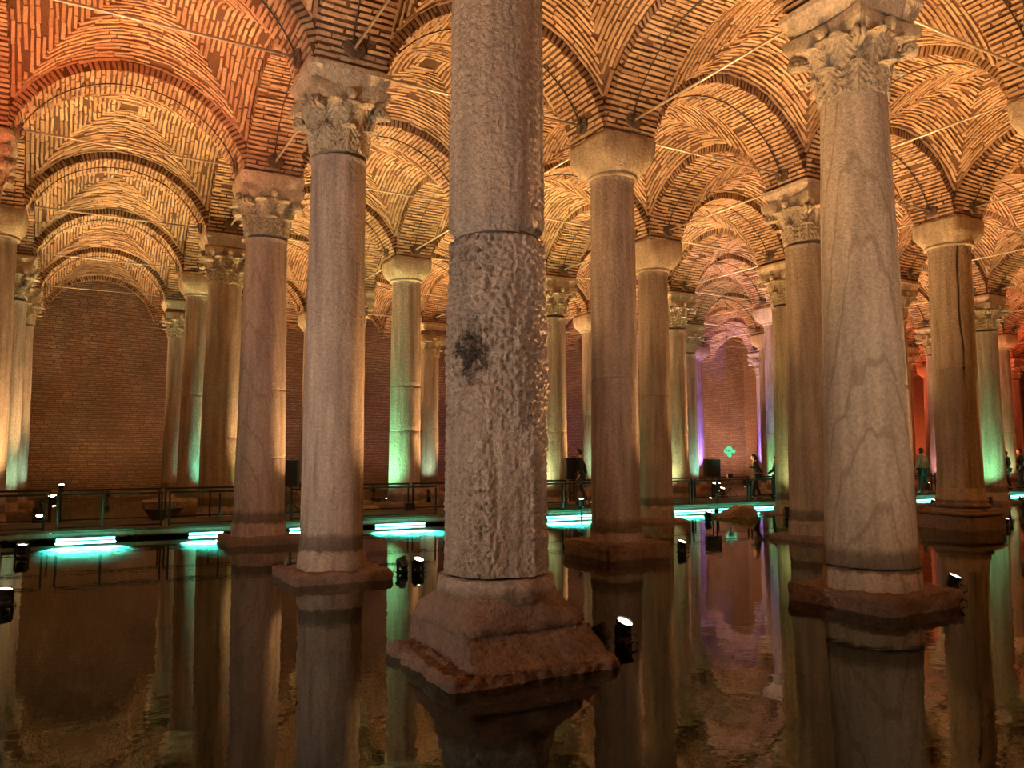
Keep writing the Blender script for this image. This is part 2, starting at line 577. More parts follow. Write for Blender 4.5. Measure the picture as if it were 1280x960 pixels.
for i in range(I0, I1 + 1):
    for j in range(J0, J1 + 1):
        cx, cy = (j + .5) * S, (i + .5) * S
        root = empty('ceiling', (cx, cy, 0)); tag(root, kind='structure')
        off = np.array([cx, cy, 0.0])
        k = (i * 7 + j * 13) % NV; rot = ((i * 3 + j * 5) % 4) * PI / 2
        web = link('vault_web', WEB_ME, root)
        ar = link('arch', ARCH_ME, root, (0, -S / 2, 0))
        ac = link('arch', ARCH_ME, root, (-S / 2, 0, 0)); ac.rotation_euler = (0, 0, PI / 2)
        parts = [(web, WEB_B[k], WEB_D[k], rot, off), (ar, ARCH_B[k], ARCH_D[k], 0.0, off + (0, -S / 2, 0)), (ac, ARCH_B[(k + 1) % NV], ARCH_D[(k + 1) % NV], PI / 2, off + (-S / 2, 0, 0))]
        extra = []
        if i == I1:
            aw = link('arch', ARCH_ME, root, (0, S / 2, 0)); parts.append((aw, ARCH_B[k], ARCH_D[k], 0.0, off + (0, S / 2, 0)))
        if (i, j) in NEAR:
            ds = [xf(d, r_, o_) for (_, _, d, r_, o_) in parts]
            own = np.concatenate([np.full(len(d['P']), n_) for n_, d in enumerate(ds)])
            al = cat(ds)
            x, y, z = project(al['P'])
            seen = (x > -5) & (x < 1285) & (y > -5) & (y < 965) & (z > .5) & (((CAM - al['P']) * al['N']).sum(1) > 0)
            order = np.argsort(np.where(seen, z, 1e6))[:300]
            order = order[seen[order]]
            rest = np.setdiff1d(np.arange(len(own)), order)
            for n_, (pt, _, _, _, o_) in enumerate(parts):
                single_bricks(al, order[own[order] == n_], pt, np.array(o_)) if n_ != 2 else None
                sel = rest[own[rest] == n_]
                if n_ == 2:
                    # the turned arch: bricks in its own frame
                    q = order[own[order] == 2]
                    R = np.array(Matrix.Rotation(-PI / 2, 3, 'Z'))
                    loc = {kk: (vv @ R.T if kk in 'TBN' else vv) for kk, vv in al.items()}
                    loc['P'] = (al['P'] - np.array(o_)) @ R.T
                    single_bricks(loc, q, pt, np.zeros(3))
                    d_ = {kk: vv[sel] for kk, vv in loc.items()}
                else:
                    d_ = {kk: vv[sel] for kk, vv in al.items()}; d_['P'] = d_['P'] - np.array(o_)
                tag(link('brickwork', bricks_mesh('brickwork', d_, M['brick']), pt), kind='stuff')
        else:
            for n_, (pt, bm_, _, r_, _) in enumerate(parts):
                o = tag(link('brickwork', bm_, pt), kind='stuff')
                if n_ == 0: o.rotation_euler = (0, 0, r_)

# --- walls
def wall_bricks(x0, x1, z0, z1, y, pitch=.078):
    rng = np.random.default_rng(5)
    Ps, Ls = [], []
    z = z0
    while z < z1:
        x = x0 + rng.uniform(0, .3)
        while x < x1:
            ln = rng.uniform(.26, .36)
            Ps.append((x + ln / 2, y, z + rng.normal(0, .003))); Ls.append(ln - .025)
            x += ln
        z += pitch
    n = len(Ps)
    one = np.ones((n, 1))
    return dict(P=np.array(Ps), T=one * [[1., 0, 0]], B=one * [[0, 0, 1.]], N=one * [[0, -1., 0]], L=np.array(Ls), H=rng.uniform(.040, .050, n),
                D=rng.uniform(.008, .026, n), back=np.full(n, .005))

def brick_tex_wall(name):
    m, nt, b = new_mat(name)
    g = N(nt, 'ShaderNodeNewGeometry')
    sp = N(nt, 'ShaderNodeSeparateXYZ'); nt.links.new(g.outputs['Position'], sp.inputs[0])
    cb = N(nt, 'ShaderNodeCombineXYZ')
    nt.links.new(math_(nt, 'ADD', sp.outputs[0], sp.outputs[1]), cb.inputs[0]); nt.links.new(sp.outputs[2], cb.inputs[1])
    bt = N(nt, 'ShaderNodeTexBrick')
    nt.links.new(cb.outputs[0], bt.inputs['Vector'])
    bt.inputs['Scale'].default_value = 1.0; bt.inputs['Brick Width'].default_value = .31; bt.inputs['Row Height'].default_value = .078
    bt.inputs['Mortar Size'].default_value = .014
    bt.inputs['Color1'].default_value = (.37, .235, .15, 1); bt.inputs['Color2'].default_value = (.45, .29, .19, 1); bt.inputs['Mortar'].default_value = (.19, .12, .08, 1)
    nt.links.new(bt.outputs['Color'], b.inputs['Base Color']); b.inputs['Roughness'].default_value = .95
    bump(nt, b, bt.outputs['Fac'], -.6, .02)
    return m
M['brick_far'] = brick_tex_wall('far_brickwork')
wb = mesh_obj('wall_back', [(XL, YF, -.26), (32, YF, -.26), (32, YF, 9.2), (XL, YF, 9.2)], [(0, 1, 2, 3)], M['wall_mortar'])
tag(wb, kind='structure')
tag(link('brickwork', bricks_mesh('brickwork', wall_bricks(-9, 32, 0, 8.75, YF), M['wall_brick']), wb), kind='stuff')
sheet('wall_back', (32, YF, -.26), (XR - 32, 0, 0), (0, 0, 9.75), M['brick_far'])
sheet('wall_left', (XL, YB, -.26), (0, YF - YB, 0), (0, 0, 9.75), M['brick_far'])
sheet('wall_right', (XR, YB, -.26), (0, YF - YB, 0), (0, 0, 9.75), M['brick_far'])
sheet('wall_front', (XL, YB, -.26), (XR - XL, 0, 0), (0, 0, 9.75), M['brick_far'])

# ================================================================== columns
def shaft(z0, z1, r0, r1, seg, rings, disp=None, seed=0, neck=0.0, foot=0.0, amp=.006, marks=()):
    z = np.linspace(z0, z1, rings + 1)
    ex = [z0 + q for q in (.006, .016, .03, .055)] + [z1 - q for q in (.006, .016, .03, .055)]
    for mk in marks:
        if z0 < mk < z1: ex += [mk + q for q in (-.03, -.018, -.009, 0, .009, .018, .03)]
    if z1 - z0 > .5: z = np.unique(np.round(np.concatenate([z, ex]), 5))
    rings = len(z) - 1
    t = np.clip((z - z0) / (z1 - z0), 0, 1)
    r = r0 + (r1 - r0) * t ** 1.15
    if neck: r = r + neck * np.exp(-((z - z1) / .05) ** 2)
    if foot: r = r + foot * np.exp(-((z - z0) / .07) ** 2)
    th = np.linspace(0, 2 * PI, seg, endpoint=False)
    TH, Z = np.meshgrid(th, z)
    R = np.repeat(r[:, None], seg, 1)
    P = np.stack([np.cos(TH) * 3, np.sin(TH) * 3, Z * 1.2 + seed * 17], -1)
    R = R + amp * fbm(P * 1.3, 4, seed)
    for mk in marks:
        wv = mk + .012 * vnoise(np.stack([np.cos(TH) * 2, np.sin(TH) * 2, TH * 0 + seed], -1), 3)
        R = R - .020 * np.exp(-((Z - wv) / .014) ** 2) * (.5 + .5 * vnoise(np.stack([np.cos(TH) * 5, np.sin(TH) * 5, TH * 0 + mk], -1), 8))
    if disp is not None: R = R + disp(TH, Z)
    V = np.stack([R * np.cos(TH), R * np.sin(TH), Z], -1).reshape(-1, 3)
    F = [(a * seg + b, a * seg + (b + 1) % seg, (a + 1) * seg + (b + 1) % seg, (a + 1) * seg + b) for a in range(rings) for b in range(seg)]
    F.append(tuple(range(seg))[::-1]); F.append(tuple(rings * seg + b for b in range(seg)))
    return V, F

def rough_block(sx, sy, z0, z1, seed, n=14, amp=.03, taper=0.0, rnd=.0, nz=5):
    """slab with worn, uneven faces"""
    V, F, key = [], [], {}
    def vid(p):
        k = tuple(np.round(p, 5))
        if k not in key:
            key[k] = len(V); V.append(p)
        return key[k]
    gx = np.linspace(-1, 1, n + 1); gz = np.linspace(0, 1, nz + 1)
    def quad(fn, ga, gb):
        for a in range(len(ga) - 1):
            for b in range(len(gb) - 1):
                F.append(tuple(vid(np.array(fn(ga[a + da], gb[b + db]), float)) for da, db in ((0, 0), (1, 0), (1, 1), (0, 1))))
    quad(lambda u, v: (u, v, 1), gx, gx)
    quad(lambda u, v: (u, -1, v), gx, gz); quad(lambda u, v: (-u, 1, v), gx, gz)
    quad(lambda u, v: (1, u, v), gx, gz); quad(lambda u, v: (-1, -u, v), gx, gz)
    V = np.array(V)
    k = 1 - taper * V[:, 2]
    Q = np.stack([V[:, 0] * sx / 2 * k, V[:, 1] * sy / 2 * k, z0 + V[:, 2] * (z1 - z0)], -1)
    cr = (np.abs(V[:, 0]) > .99).astype(float) + (np.abs(V[:, 1]) > .99) + (V[:, 2] > .99)
    nrm = np.stack([np.where(np.abs(V[:, 0]) > .99, np.sign(V[:, 0]), 0), np.where(np.abs(V[:, 1]) > .99, np.sign(V[:, 1]), 0), np.where(V[:, 2] > .99, 1, 0)], -1)
    Q = Q + nrm * (amp * fbm(Q * 4.5 + seed * 9.1, 4, seed))[:, None]
    chip = np.maximum(0, fbm(Q * 2.3 + seed * 3.3, 3, seed + 50) - .05)
    Q = Q - nrm * ((cr >= 2) * (rnd + amp * 2.5 * chip))[:, None]
    Q = Q + nrm * (.45 * amp * fbm(Q * 13 + seed, 3, seed + 9) + .3 * amp * fbm(Q * 26, 2, seed + 4))[:, None]
    Q[:, 2] += .25 * amp * fbm(Q * 9, 3, seed + 7)
    return Q, F

def leaf_mesh(width, height, r0, r1, curl, seed):
    """acanthus leaf standing in front of the bell, tip curling out; x = across, -y = outwards"""
    nu, nv = 31, 34
    V = []
    for b in range(nv):
        v = b / (nv - 1)
        wv = width * (.70 + .42 * math.sin(PI * min(1, v * 1.02)) ** .8) * (1 - .62 * max(0, v - .74) / .26)
        lobe = abs(math.sin(PI * (v * 4.0)))              # four big lobes a side
        tooth = abs(math.sin(PI * (v * 12.0)))
        for a in range(nu):
            u = -1 + 2 * a / (nu - 1)
            au = abs(u)
            k = max(0, (au - .55) / .45)
            x = u * wv * .5 * (1 - .30 * k * (1 - lobe) ** 1.5 - .07 * k * (1 - tooth))
            if v < .74:
                z = height * v / .80; out = r0 + (r1 - r0) * v ** 1.5
            else:
                q = (v - .74) / .26
                z = height * (.925 + .10 * math.sin(q * PI * .9)); out = r0 + (r1 - r0) * v ** 1.5 + curl * (1 - math.cos(q * PI * .55))
            rib = .020 * math.exp(-(u / .09) ** 2) + .012 * math.cos(PI * 2 * (au * 2.5 + v * 4)) * (au > .12) + .012 * math.exp(-((au - .8) / .2) ** 2)
            eye = -.085 * math.exp(-((au - .62) / .10) ** 2) * math.exp(-((((v * 4.0) % 1) - .12) / .13) ** 2) * (.08 < v < .95)
            eye += -.070 * math.exp(-((au - .30) / .07) ** 2) * math.exp(-((((v * 4.0) % 1) - .45) / .10) ** 2) * (.08 < v < .8)
            V.append((x, -(out + rib + eye - .02 * au * au), z))
    F = [(b * nu + a, b * nu + a + 1, (b + 1) * nu + a + 1, (b + 1) * nu + a) for a in range(nu - 1) for b in range(nv - 1)]
    n = len(V)
    V += [(x * .97, y + .06, z - .004) for x, y, z in V]
    rim = [a for a in range(nu)] + [b * nu + nu - 1 for b in range(1, nv)] + [(nv - 1) * nu + a for a in range(nu - 2, -1, -1)] + [b * nu for b in range(nv - 2, 0, -1)]
    F3 = [(rim[k], rim[(k + 1) % len(rim)], rim[(k + 1) % len(rim)] + n, rim[k] + n)[::-1] for k in range(len(rim))]
    F2 = [tuple(q + n for q in f[::-1]) for f in F if f[0] // nu > nv * .6]
    used = sorted(set(q for f in F + F2 + F3 for q in f)); mp = {q: k for k, q in enumerate(used)}
    return np.array(V)[used], [tuple(mp[q] for q in f) for f in F + F2 + F3]

CAPH = .86
LEAF_LO = leaf_mesh(.33, .31, .405, .455, .15, 1)
LEAF_HI = leaf_mesh(.39, .34, .425, .56, .17, 2)
def rotv(V, a, dz=0.0, sc=1.0):
    R = np.array(Matrix.Rotation(a, 3, 'Z'))
    return (np.asarray(V) * sc) @ R.T + np.array([0, 0, dz])

def bell_mb():
    m = MB()
    m.lathe([(.36, -.005), (.385, 0), (.395, .03), (.385, .05), (.40, .2), (.44, .4), (.50, .56), (.56, .64), (.57, .665)], 40)
    return m
def abacus_mb():
    m = MB(); n = 14
    ring = []
    for q in range(4):
        a = q * PI / 2
        for k in range(n):
            t = -1 + 2 * k / n
            x = t * .60; y = -(.60 - .10 * (1 - t * t))
            if abs(t) > .93: x *= .95; y *= .95
            c, s_ = math.cos(a), math.sin(a)
            ring.append((x * c - y * s_, x * s_ + y * c))
    V, F, L = [], [], len(ring)
    for z, sc in ((.655, .90), (.70, .95), (.735, 1.0), (.80, 1.02), (.86, 1.02)):
        V += [(x * sc, y * sc, z) for x, y in ring]
    for k in range(4):
        for t in range(L): F.append((k*L+t, k*L+(t+1) % L, (k+1)*L+(t+1) % L, (k+1)*L+t))
    F.append(tuple(range(L))[::-1]); F.append(tuple(4*L+t for t in range(L)))
    m.add(V, F); return m
def volute_mb():
    """corner scroll hanging under the abacus horn, built along -y"""
    m = MB()
    pts, rr = [], []
    for k in range(22):
        t = k / 21
        a = -PI * .2 + t * PI * 2.6
        rad = .085 * (1 - .72 * t)
        pts.append((0, -.66 + rad * math.cos(a) * -1.0, .57 + rad * math.sin(a))); rr.append(.036 - .014 * t)
    pts = [(0, -.43, .38), (0, -.5, .49), (0, -.265, .56)] + pts[0:]
    rr = [.03, .036, .038] + rr
    for dx in (-.035, .035):
        m.tube([(p[0] + dx, p[1], p[2]) for p in pts], rr, 8)
    m.tube([(-.085, -.66, .57), (.085, -.66, .57)], .03, 10)
    return m
def boss_mb():
    m = MB()
    m.lathe([(.02, -.09), (.06, -.06), (.085, -.01), (.075, .05), (.03, .075)], 12, (0, -.545, .76))
    m.tube([(0, -.46, .40), (0, -.50, .55), (0, -.53, .70)], [.025, .03, .04], 8)
    return m
BELL = bell_mb(); ABAC = abacus_mb(); VOL = volute_mb(); BOSS = boss_mb()
def me_from(name, mb, mat, smooth=False):
    me = bpy.data.meshes.new(name); me.from_pydata(np.concatenate(mb.v), [], mb.f); me.materials.append(mat)
    if smooth: me.shade_smooth()
    return me
def mb_of(VF):
    m = MB(); m.add(*VF); return m
ME_BELL = me_from('capital', BELL, M['capital'], True)
ME_ABAC = me_from('abacus', ABAC, M['capital'])
ME_VOL = me_from('volute', VOL, M['capital'], True)
ME_BOSS = me_from('boss', BOSS, M['capital'], True)
ME_LO = me_from('acanthus_leaf', mb_of(LEAF_LO), M['capital'], True)
ME_HI = me_from('acanthus_leaf', mb_of(LEAF_HI), M['capital'], True)
allc = MB()
for k in range(8):
    allc.add(rotv(LEAF_LO[0], k * PI / 4), LEAF_LO[1]); allc.add(rotv(LEAF_HI[0], k * PI / 4 + PI / 8, .27), LEAF_HI[1])
ME_CARVED = me_from('carved_leaves', allc, M['capital'], True)
allv = MB()
for k in range(4):
    for v_, f_ in zip(VOL.v, [None] * len(VOL.v)): pass
    allv.add(rotv(np.concatenate(VOL.v), k * PI / 2 + PI / 4), VOL.f); allv.add(rotv(np.concatenate(BOSS.v), k * PI / 2), BOSS.f)
ME_VOLS = me_from('volutes', allv, M['capital'], True)

def corinthian(root, z, sc, detail, rz):
    c = link('capital', ME_BELL, root, (0, 0, z)); c.scale = (sc, sc, 1); c.rotation_euler = (0, 0, rz)
    link('abacus', ME_ABAC, c)
    if detail:
        for k in range(8):
            o = link('acanthus_leaf', ME_LO, c); o.rotation_euler = (0, 0, k * PI / 4)
            o = link('acanthus_leaf', ME_HI, c, (0, 0, .27)); o.rotation_euler = (0, 0, k * PI / 4 + PI / 8)
        for k in range(4):
            o = link('volute', ME_VOL, c); o.rotation_euler = (0, 0, k * PI / 2 + PI / 4)
            o = link('boss', ME_BOSS, c); o.rotation_euler = (0, 0, k * PI / 2)
    else:
        tag(link('carved_leaves', ME_CARVED, c), kind='stuff'); tag(link('volutes', ME_VOLS, c), kind='stuff')

def loft_square(levels, n=48, seed=0, amp=.008):
    """levels: (half, z, squareness 0 round..1 square)"""
    V, F = [], []
    for h, z, q in levels:
        for t in range(n):
            a = 2 * PI * t / n
            c, s_ = math.cos(a), math.sin(a)
            k = 1 / max(abs(c), abs(s_))
            r = h * ((1 - q) + q * (k * .985 if k < 1.36 else k * .95))
            V.append((r * c, r * s_, z))
    V = np.array(V)
    d = amp * fbm(V * 4 + seed * 5.7, 3, seed)
    V[:, :2] *= (1 + d / .5)[:, None]
    L = len(levels)
    for k in range(L - 1):
        for t in range(n): F.append((k*n+t, k*n+(t+1) % n, (k+1)*n+(t+1) % n, (k+1)*n+t))
    F.append(tuple(range(n))[::-1]); F.append(tuple((L-1)*n+t for t in range(n)))
    return V, F

def bowl_levels(z0, z1, r):
    L = [(r * 1.0, z0 - .01, 0), (r * 1.16, z0, 0), (r * 1.2, z0 + .03, 0), (r * 1.14, z0 + .06, 0)]
    for k in range(1, 17):
        t = k / 16
        h = r * 1.10 + (.56 - r * 1.10) * math.sin(t * PI / 2) ** .9
        L.append((h, z0 + .06 + (z1 - z0 - .07) * (1 - math.cos(t * PI / 2)) ** .92, min(1, t * 1.7)))
    L.append((.55, z1, 1.0))
    return L

CAPITAL_Z = dict(c=5.85, b=6.34)
# default values, then what the photograph shows of single columns
DEF = dict(cap='c', rb=.43, rt=.38, mat='pale', joints=[], plinth=.14, base='ring', side=1.28)
COLS = {
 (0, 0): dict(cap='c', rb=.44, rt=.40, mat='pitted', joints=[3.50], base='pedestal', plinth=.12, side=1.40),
 (1, 0): dict(rb=.425, rt=.375, plinth=.12, side=1.32),
 (2, 0): dict(cap='f', marks=[1.6, 2.9], rb=.47, rt=.385, mat='purple', plinth=.13, side=1.30),
 (3, 0): dict(rb=.47, rt=.385, mat='pale', marks=[1.95, .95], top=5.80, plinth=.05),
 (4, 0): dict(cap='b', rb=.44, rt=.36, joints=[3.35], plinth=.3),
 (5, 0): dict(rb=.40, rt=.36, top=5.7),
 (0, 1): dict(rb=.49, rt=.365, mat='vein', marks=[2.33], top=5.80, side=1.30, plinth=.19),
 (1, 1): dict(cap='b', rb=.41, rt=.365, mat='pale', joints=[2.92], top=6.32, plinth=.24, side=1.26),
 (2, 1): dict(), (3, 1): dict(cap='b', rb=.435, rt=.39, joints=[3.48], marks=[2.27], top=6.38, plinth=.35, mat='pale'),
 (4, 1): dict(), (5, 1): dict(cap='b'),
 (1, 2): dict(rb=.47, rt=.40, mat='ochre', marks=[2.25], plinth=.10, side=1.26),
 (2, 2): dict(cap='b', rb=.40, rt=.37, mat='ochre', joints=[3.10], marks=[2.02], top=6.22, plinth=.08, side=1.2),
 (3, 2): dict(mat='pale', joints=[2.3]), (4, 2): dict(), (5, 2): dict(rb=.40, rt=.37, top=5.6, marks=[2.1]),
 (1, 3): dict(cap='b', rb=.47, rt=.44, mat='ochre', joints=[3.58], top=6.36, base='moulded', plinth=.28, side=1.25),
 (2, 3): dict(rb=.43, rt=.38, mat='ochre', plinth=.05), (3, 3): dict(joints=[2.2]), (4, 3): dict(cap='b', joints=[3.1]),
 (0, 2): dict(cap='b'), (2, 4): dict(rb=.38, rt=.34), (3, 4): dict(cap='b', joints=[3.2, 2.4], plinth=.3), (4, 4): dict(), (2, 5): dict(rb=.45, rt=.40, plinth=.12),
 (3, 7): dict(cap='b', joints=[2.6]), (4, 5): dict(cap='b'), (3, 5): dict(cap='b'),
}
SHORT = {
 (0, 0): 'massive pitted column', (1, 0): 'smooth grey column', (2, 0): 'mauve column', (3, 0): 'streaked column behind walkway',
 (4, 0): 'teal lit column', (5, 0): 'pale end column', (0, 1): 'thick veined column', (1, 1): 'two-drum column', (3, 1): 'bright green column',
 (1, 2): 'ochre leaf-capital column', (2, 2): 'three-drum ochre column', (1, 3): 'cracked column', (3, 2): 'olive lit column', (5, 2): 'slim grey wall column',
 (2, 3): 'lime edged column', (2, 5): 'green edged column', (3, 3): 'shaded leaf-capital column',
}
CLABEL = {
 (0, 0): 'massive pitted stone column on a stepped pedestal, open joint across the shaft, nearest of all',
 (1, 0): 'smooth grey column with leafy capital on a thin slab, one lamp beside its slab',
 (2, 0): 'mauve brown column with plain flared block above its leafy capital, before the walkway',
 (3, 0): 'dark streaked column with yellow lit edge just behind the walkway railing',
 (4, 0): 'teal lit two-drum column with plain bowl capital beside the dark streaked column',
 (5, 0): 'slim pale column next to the far brown brick wall',
 (0, 1): 'thick veined column with big acanthus capital on a heavy square slab',
 (1, 1): 'column with striated upper drum and plain bowl capital on a square block',
 (2, 1): 'column standing hidden behind the massive pitted column',
 (3, 1): 'bright green lit column with plain bowl capital behind the walkway',
 (4, 1): 'column with pale leafy capital peeping out beside the smooth grey column',
 (5, 1): 'column with pale bowl capital at the brick wall beyond the mauve column',
 (1, 2): 'ochre column with leafy capital partly covered by the thick veined column',
 (2, 2): 'ochre three-drum column with bowl capital behind the striated column',
 (3, 2): 'olive green lit column with leafy capital close beside the massive pitted column',
 (4, 2): 'column with leafy capital covered by the massive pitted column',
 (5, 2): 'slim grey column with leafy capital beside the bright green column',
 (1, 3): 'column split by a long black crack, plain bowl capital, on a moulded pedestal',
 (2, 3): 'lime lit column with leafy capital standing in front of the railing end',
 (3, 3): 'green lit column with dark leafy capital beside the ochre three-drum column',
 (4, 3): 'slim pale green column with bowl capital behind the walking man',
 (0, 2): 'column at the picture edge beyond the thick veined column',
 (2, 4): 'narrow dark column with leafy capital just showing behind the thick veined column',
 (3, 4): 'pale jointed column with bowl capital between the lime lit column and the violet column',
 (4, 4): 'teal edged column with dark leafy capital next to the violet lit column',
 (5, 5): 'violet lit column with leafy capital standing before the pinkish wall beside the speaker',
 (5, 6): 'bright blue violet column behind the woman on the walkway',
 (2, 5): 'column with green lit flank and leafy capital behind the cracked column',
 (3, 7): 'pale jointed column with plain block capital beside the green flanked column',
 (3, 6): 'pink lit column with leafy capital beyond the man in the grey jumper',
 (3, 5): 'column seen past the thick veined column beyond the walkway',
 (4, 5): 'slim column between the pale jointed column and the blue violet column',
 (4, 7): 'column behind the shoulder of the man in the grey jumper',
 (4, 9): 'column behind the last dark walker at the picture edge',
 (1, -1): 'column of the outer row beside the mauve brown column, capital at the picture corner',
 (2, -1): 'column at the picture edge with ragged dark leafy capital',
 (3, -1): 'amber lit column of the outer row with leafy capital',
 (4, -1): 'greenish column of the outer row, second before the brown brick wall',
 (5, -1): 'grey column of the outer row closest to the brown brick wall',
}
FACE = -PI / 2 - YAW * 1.0       # direction from the columns towards the camera walkway

def gauss(d, s): return np.exp(-(d / s) ** 2)
def wrap(a): return (a + PI) % (2 * PI) - PI
def pits(TH, Z, r, cell, depth, seed, thr=.42):
    U = TH * r / cell; Vv = Z / cell
    best = np.full(TH.shape, 9.0)
    iu, iv = np.floor(U), np.floor(Vv)
    for a in (-1, 0, 1):
        for b in (-1, 0, 1):
            cu, cv = iu + a, iv + b
            h1 = hash3(cu, cv, cu * 0, seed); h2 = hash3(cu, cv, cu * 0 + 1, seed)
            best = np.minimum(best, np.hypot(U - cu - .15 - .7 * h1, Vv - cv - .15 - .7 * h2))
    return -depth * np.clip(1 - best / thr, 0, 1) ** .7

def disp_lower(TH, Z):
    ph = wrap(TH - (-PI / 2 - math.radians(28)))         # 0 faces the camera, + runs to the right flank
    P = np.stack([np.cos(TH) * 4, np.sin(TH) * 4, Z * 4], -1)
    d = .016 * fbm(P * 1.2, 5, 3) + .012 * fbm(P * 5, 3, 9)
    up = np.clip((Z - 1.7) / .8, 0, 1)
    mod = np.clip(.55 + .9 * fbm(P * .45 + 11, 3, 19), 0, 1)
    d += pits(TH, Z, .44, .050, .034, 4, .50) * (.45 + .55 * mod)
    d += pits(TH + .1 * fbm(P, 2, 70), Z, .44, .085, .060, 6, .40) * up * (ph < .35) * (.45 + .55 * mod)
    d += .045 * fbm(np.stack([np.cos(TH) * 3.6, np.sin(TH) * 3.6, Z * 2.0], -1), 5, 27) * np.clip((Z - 1.2) / .6, 0, 1)      # flowing lumps
    d += .010 * fbm(P * 11, 2, 61) * np.clip((ph - .35) * 3, 0, 1)
    # dark ragged hollow
    hol = gauss(ph + .55, .30) * gauss(Z - 2.52, .26)
    d += -.055 * np.clip(hol * 1.5 + .45 * fbm(P * 2.2, 4, 21) * hol, 0, 1) * (hol > .12) + pits(TH, Z, .44, .05, .035, 31, .5) * np.clip(hol * 1.6, 0, 1)
    # flaked scar
    edge = -.05 + .10 * fbm(np.stack([Z * 2.2, Z * 0, Z * 0], -1), 3, 15)
    scar = 1 / (1 + np.exp(-(ph - edge) * 60)) * (ph < .75) * np.clip((2.05 - Z) / .25, 0, 1) * np.clip((.75 - ph) * 6, 0, 1)
    d = d * (1 - .75 * scar) - .042 * scar - .022 * scar * fbm(P * 1.1, 3, 33)
    d += .012 * gauss(ph - .1, .1) * gauss(Z - 1.6, .12) * fbm(P * 2, 2, 8)
    # stippled 'eye' tooling low down
    d += pits(TH, Z, .44, .046, .036, 44, .46) * gauss(ph + .5, .36) * np.clip((1.75 - Z) / .3, 0, 1)
    # rounded lip at the joint and vertical furrow
    d += -.05 * np.clip(1 - (3.49 - Z) / .035, 0, 1) ** 2
    d += -.012 * gauss(ph + .18 - .02 * Z, .05) * np.clip((Z - 2.2), 0, 1)
    return d
def disp_upper(TH, Z):
    ph = wrap(TH - (-PI / 2 - math.radians(28)))
    P = np.stack([np.cos(TH) * 9, np.sin(TH) * 9, Z * .7], -1)
    d = .008 * fbm(P, 4, 13) + .004 * fbm(np.stack([np.cos(TH) * 12, np.sin(TH) * 12, Z * 9], -1), 3, 2)
    d += -.018 * (1 / (1 + np.exp(-(ph - .55) * 50))) * (ph < 1.4)
    d += -.05 * np.clip(1 - (Z - 3.55) / .05, 0, 1) ** 2
    d += pits(TH, Z, .41, .07, .010, 4, .4) + .006 * fbm(np.stack([np.cos(TH) * 14, np.sin(TH) * 14, Z * 14], -1), 3, 5)
    return d
def disp_crack(TH, Z):
    ph = wrap(TH - math.atan2(-5.94 - 4.8, -3.15 - 14.4))
    c = .42 + .06 * np.sin(Z * 2.1) + .03 * np.sin(Z * 5)
    return -.16 * gauss(ph - c, .05) * np.clip((Z - 3.2) / .5 + .25, .25, 1)

def inview(x, y, z, m=60):
    X, Y, D = project(np.array([x, y, z]))
    return D > .3 and -m < X < 1280 + m

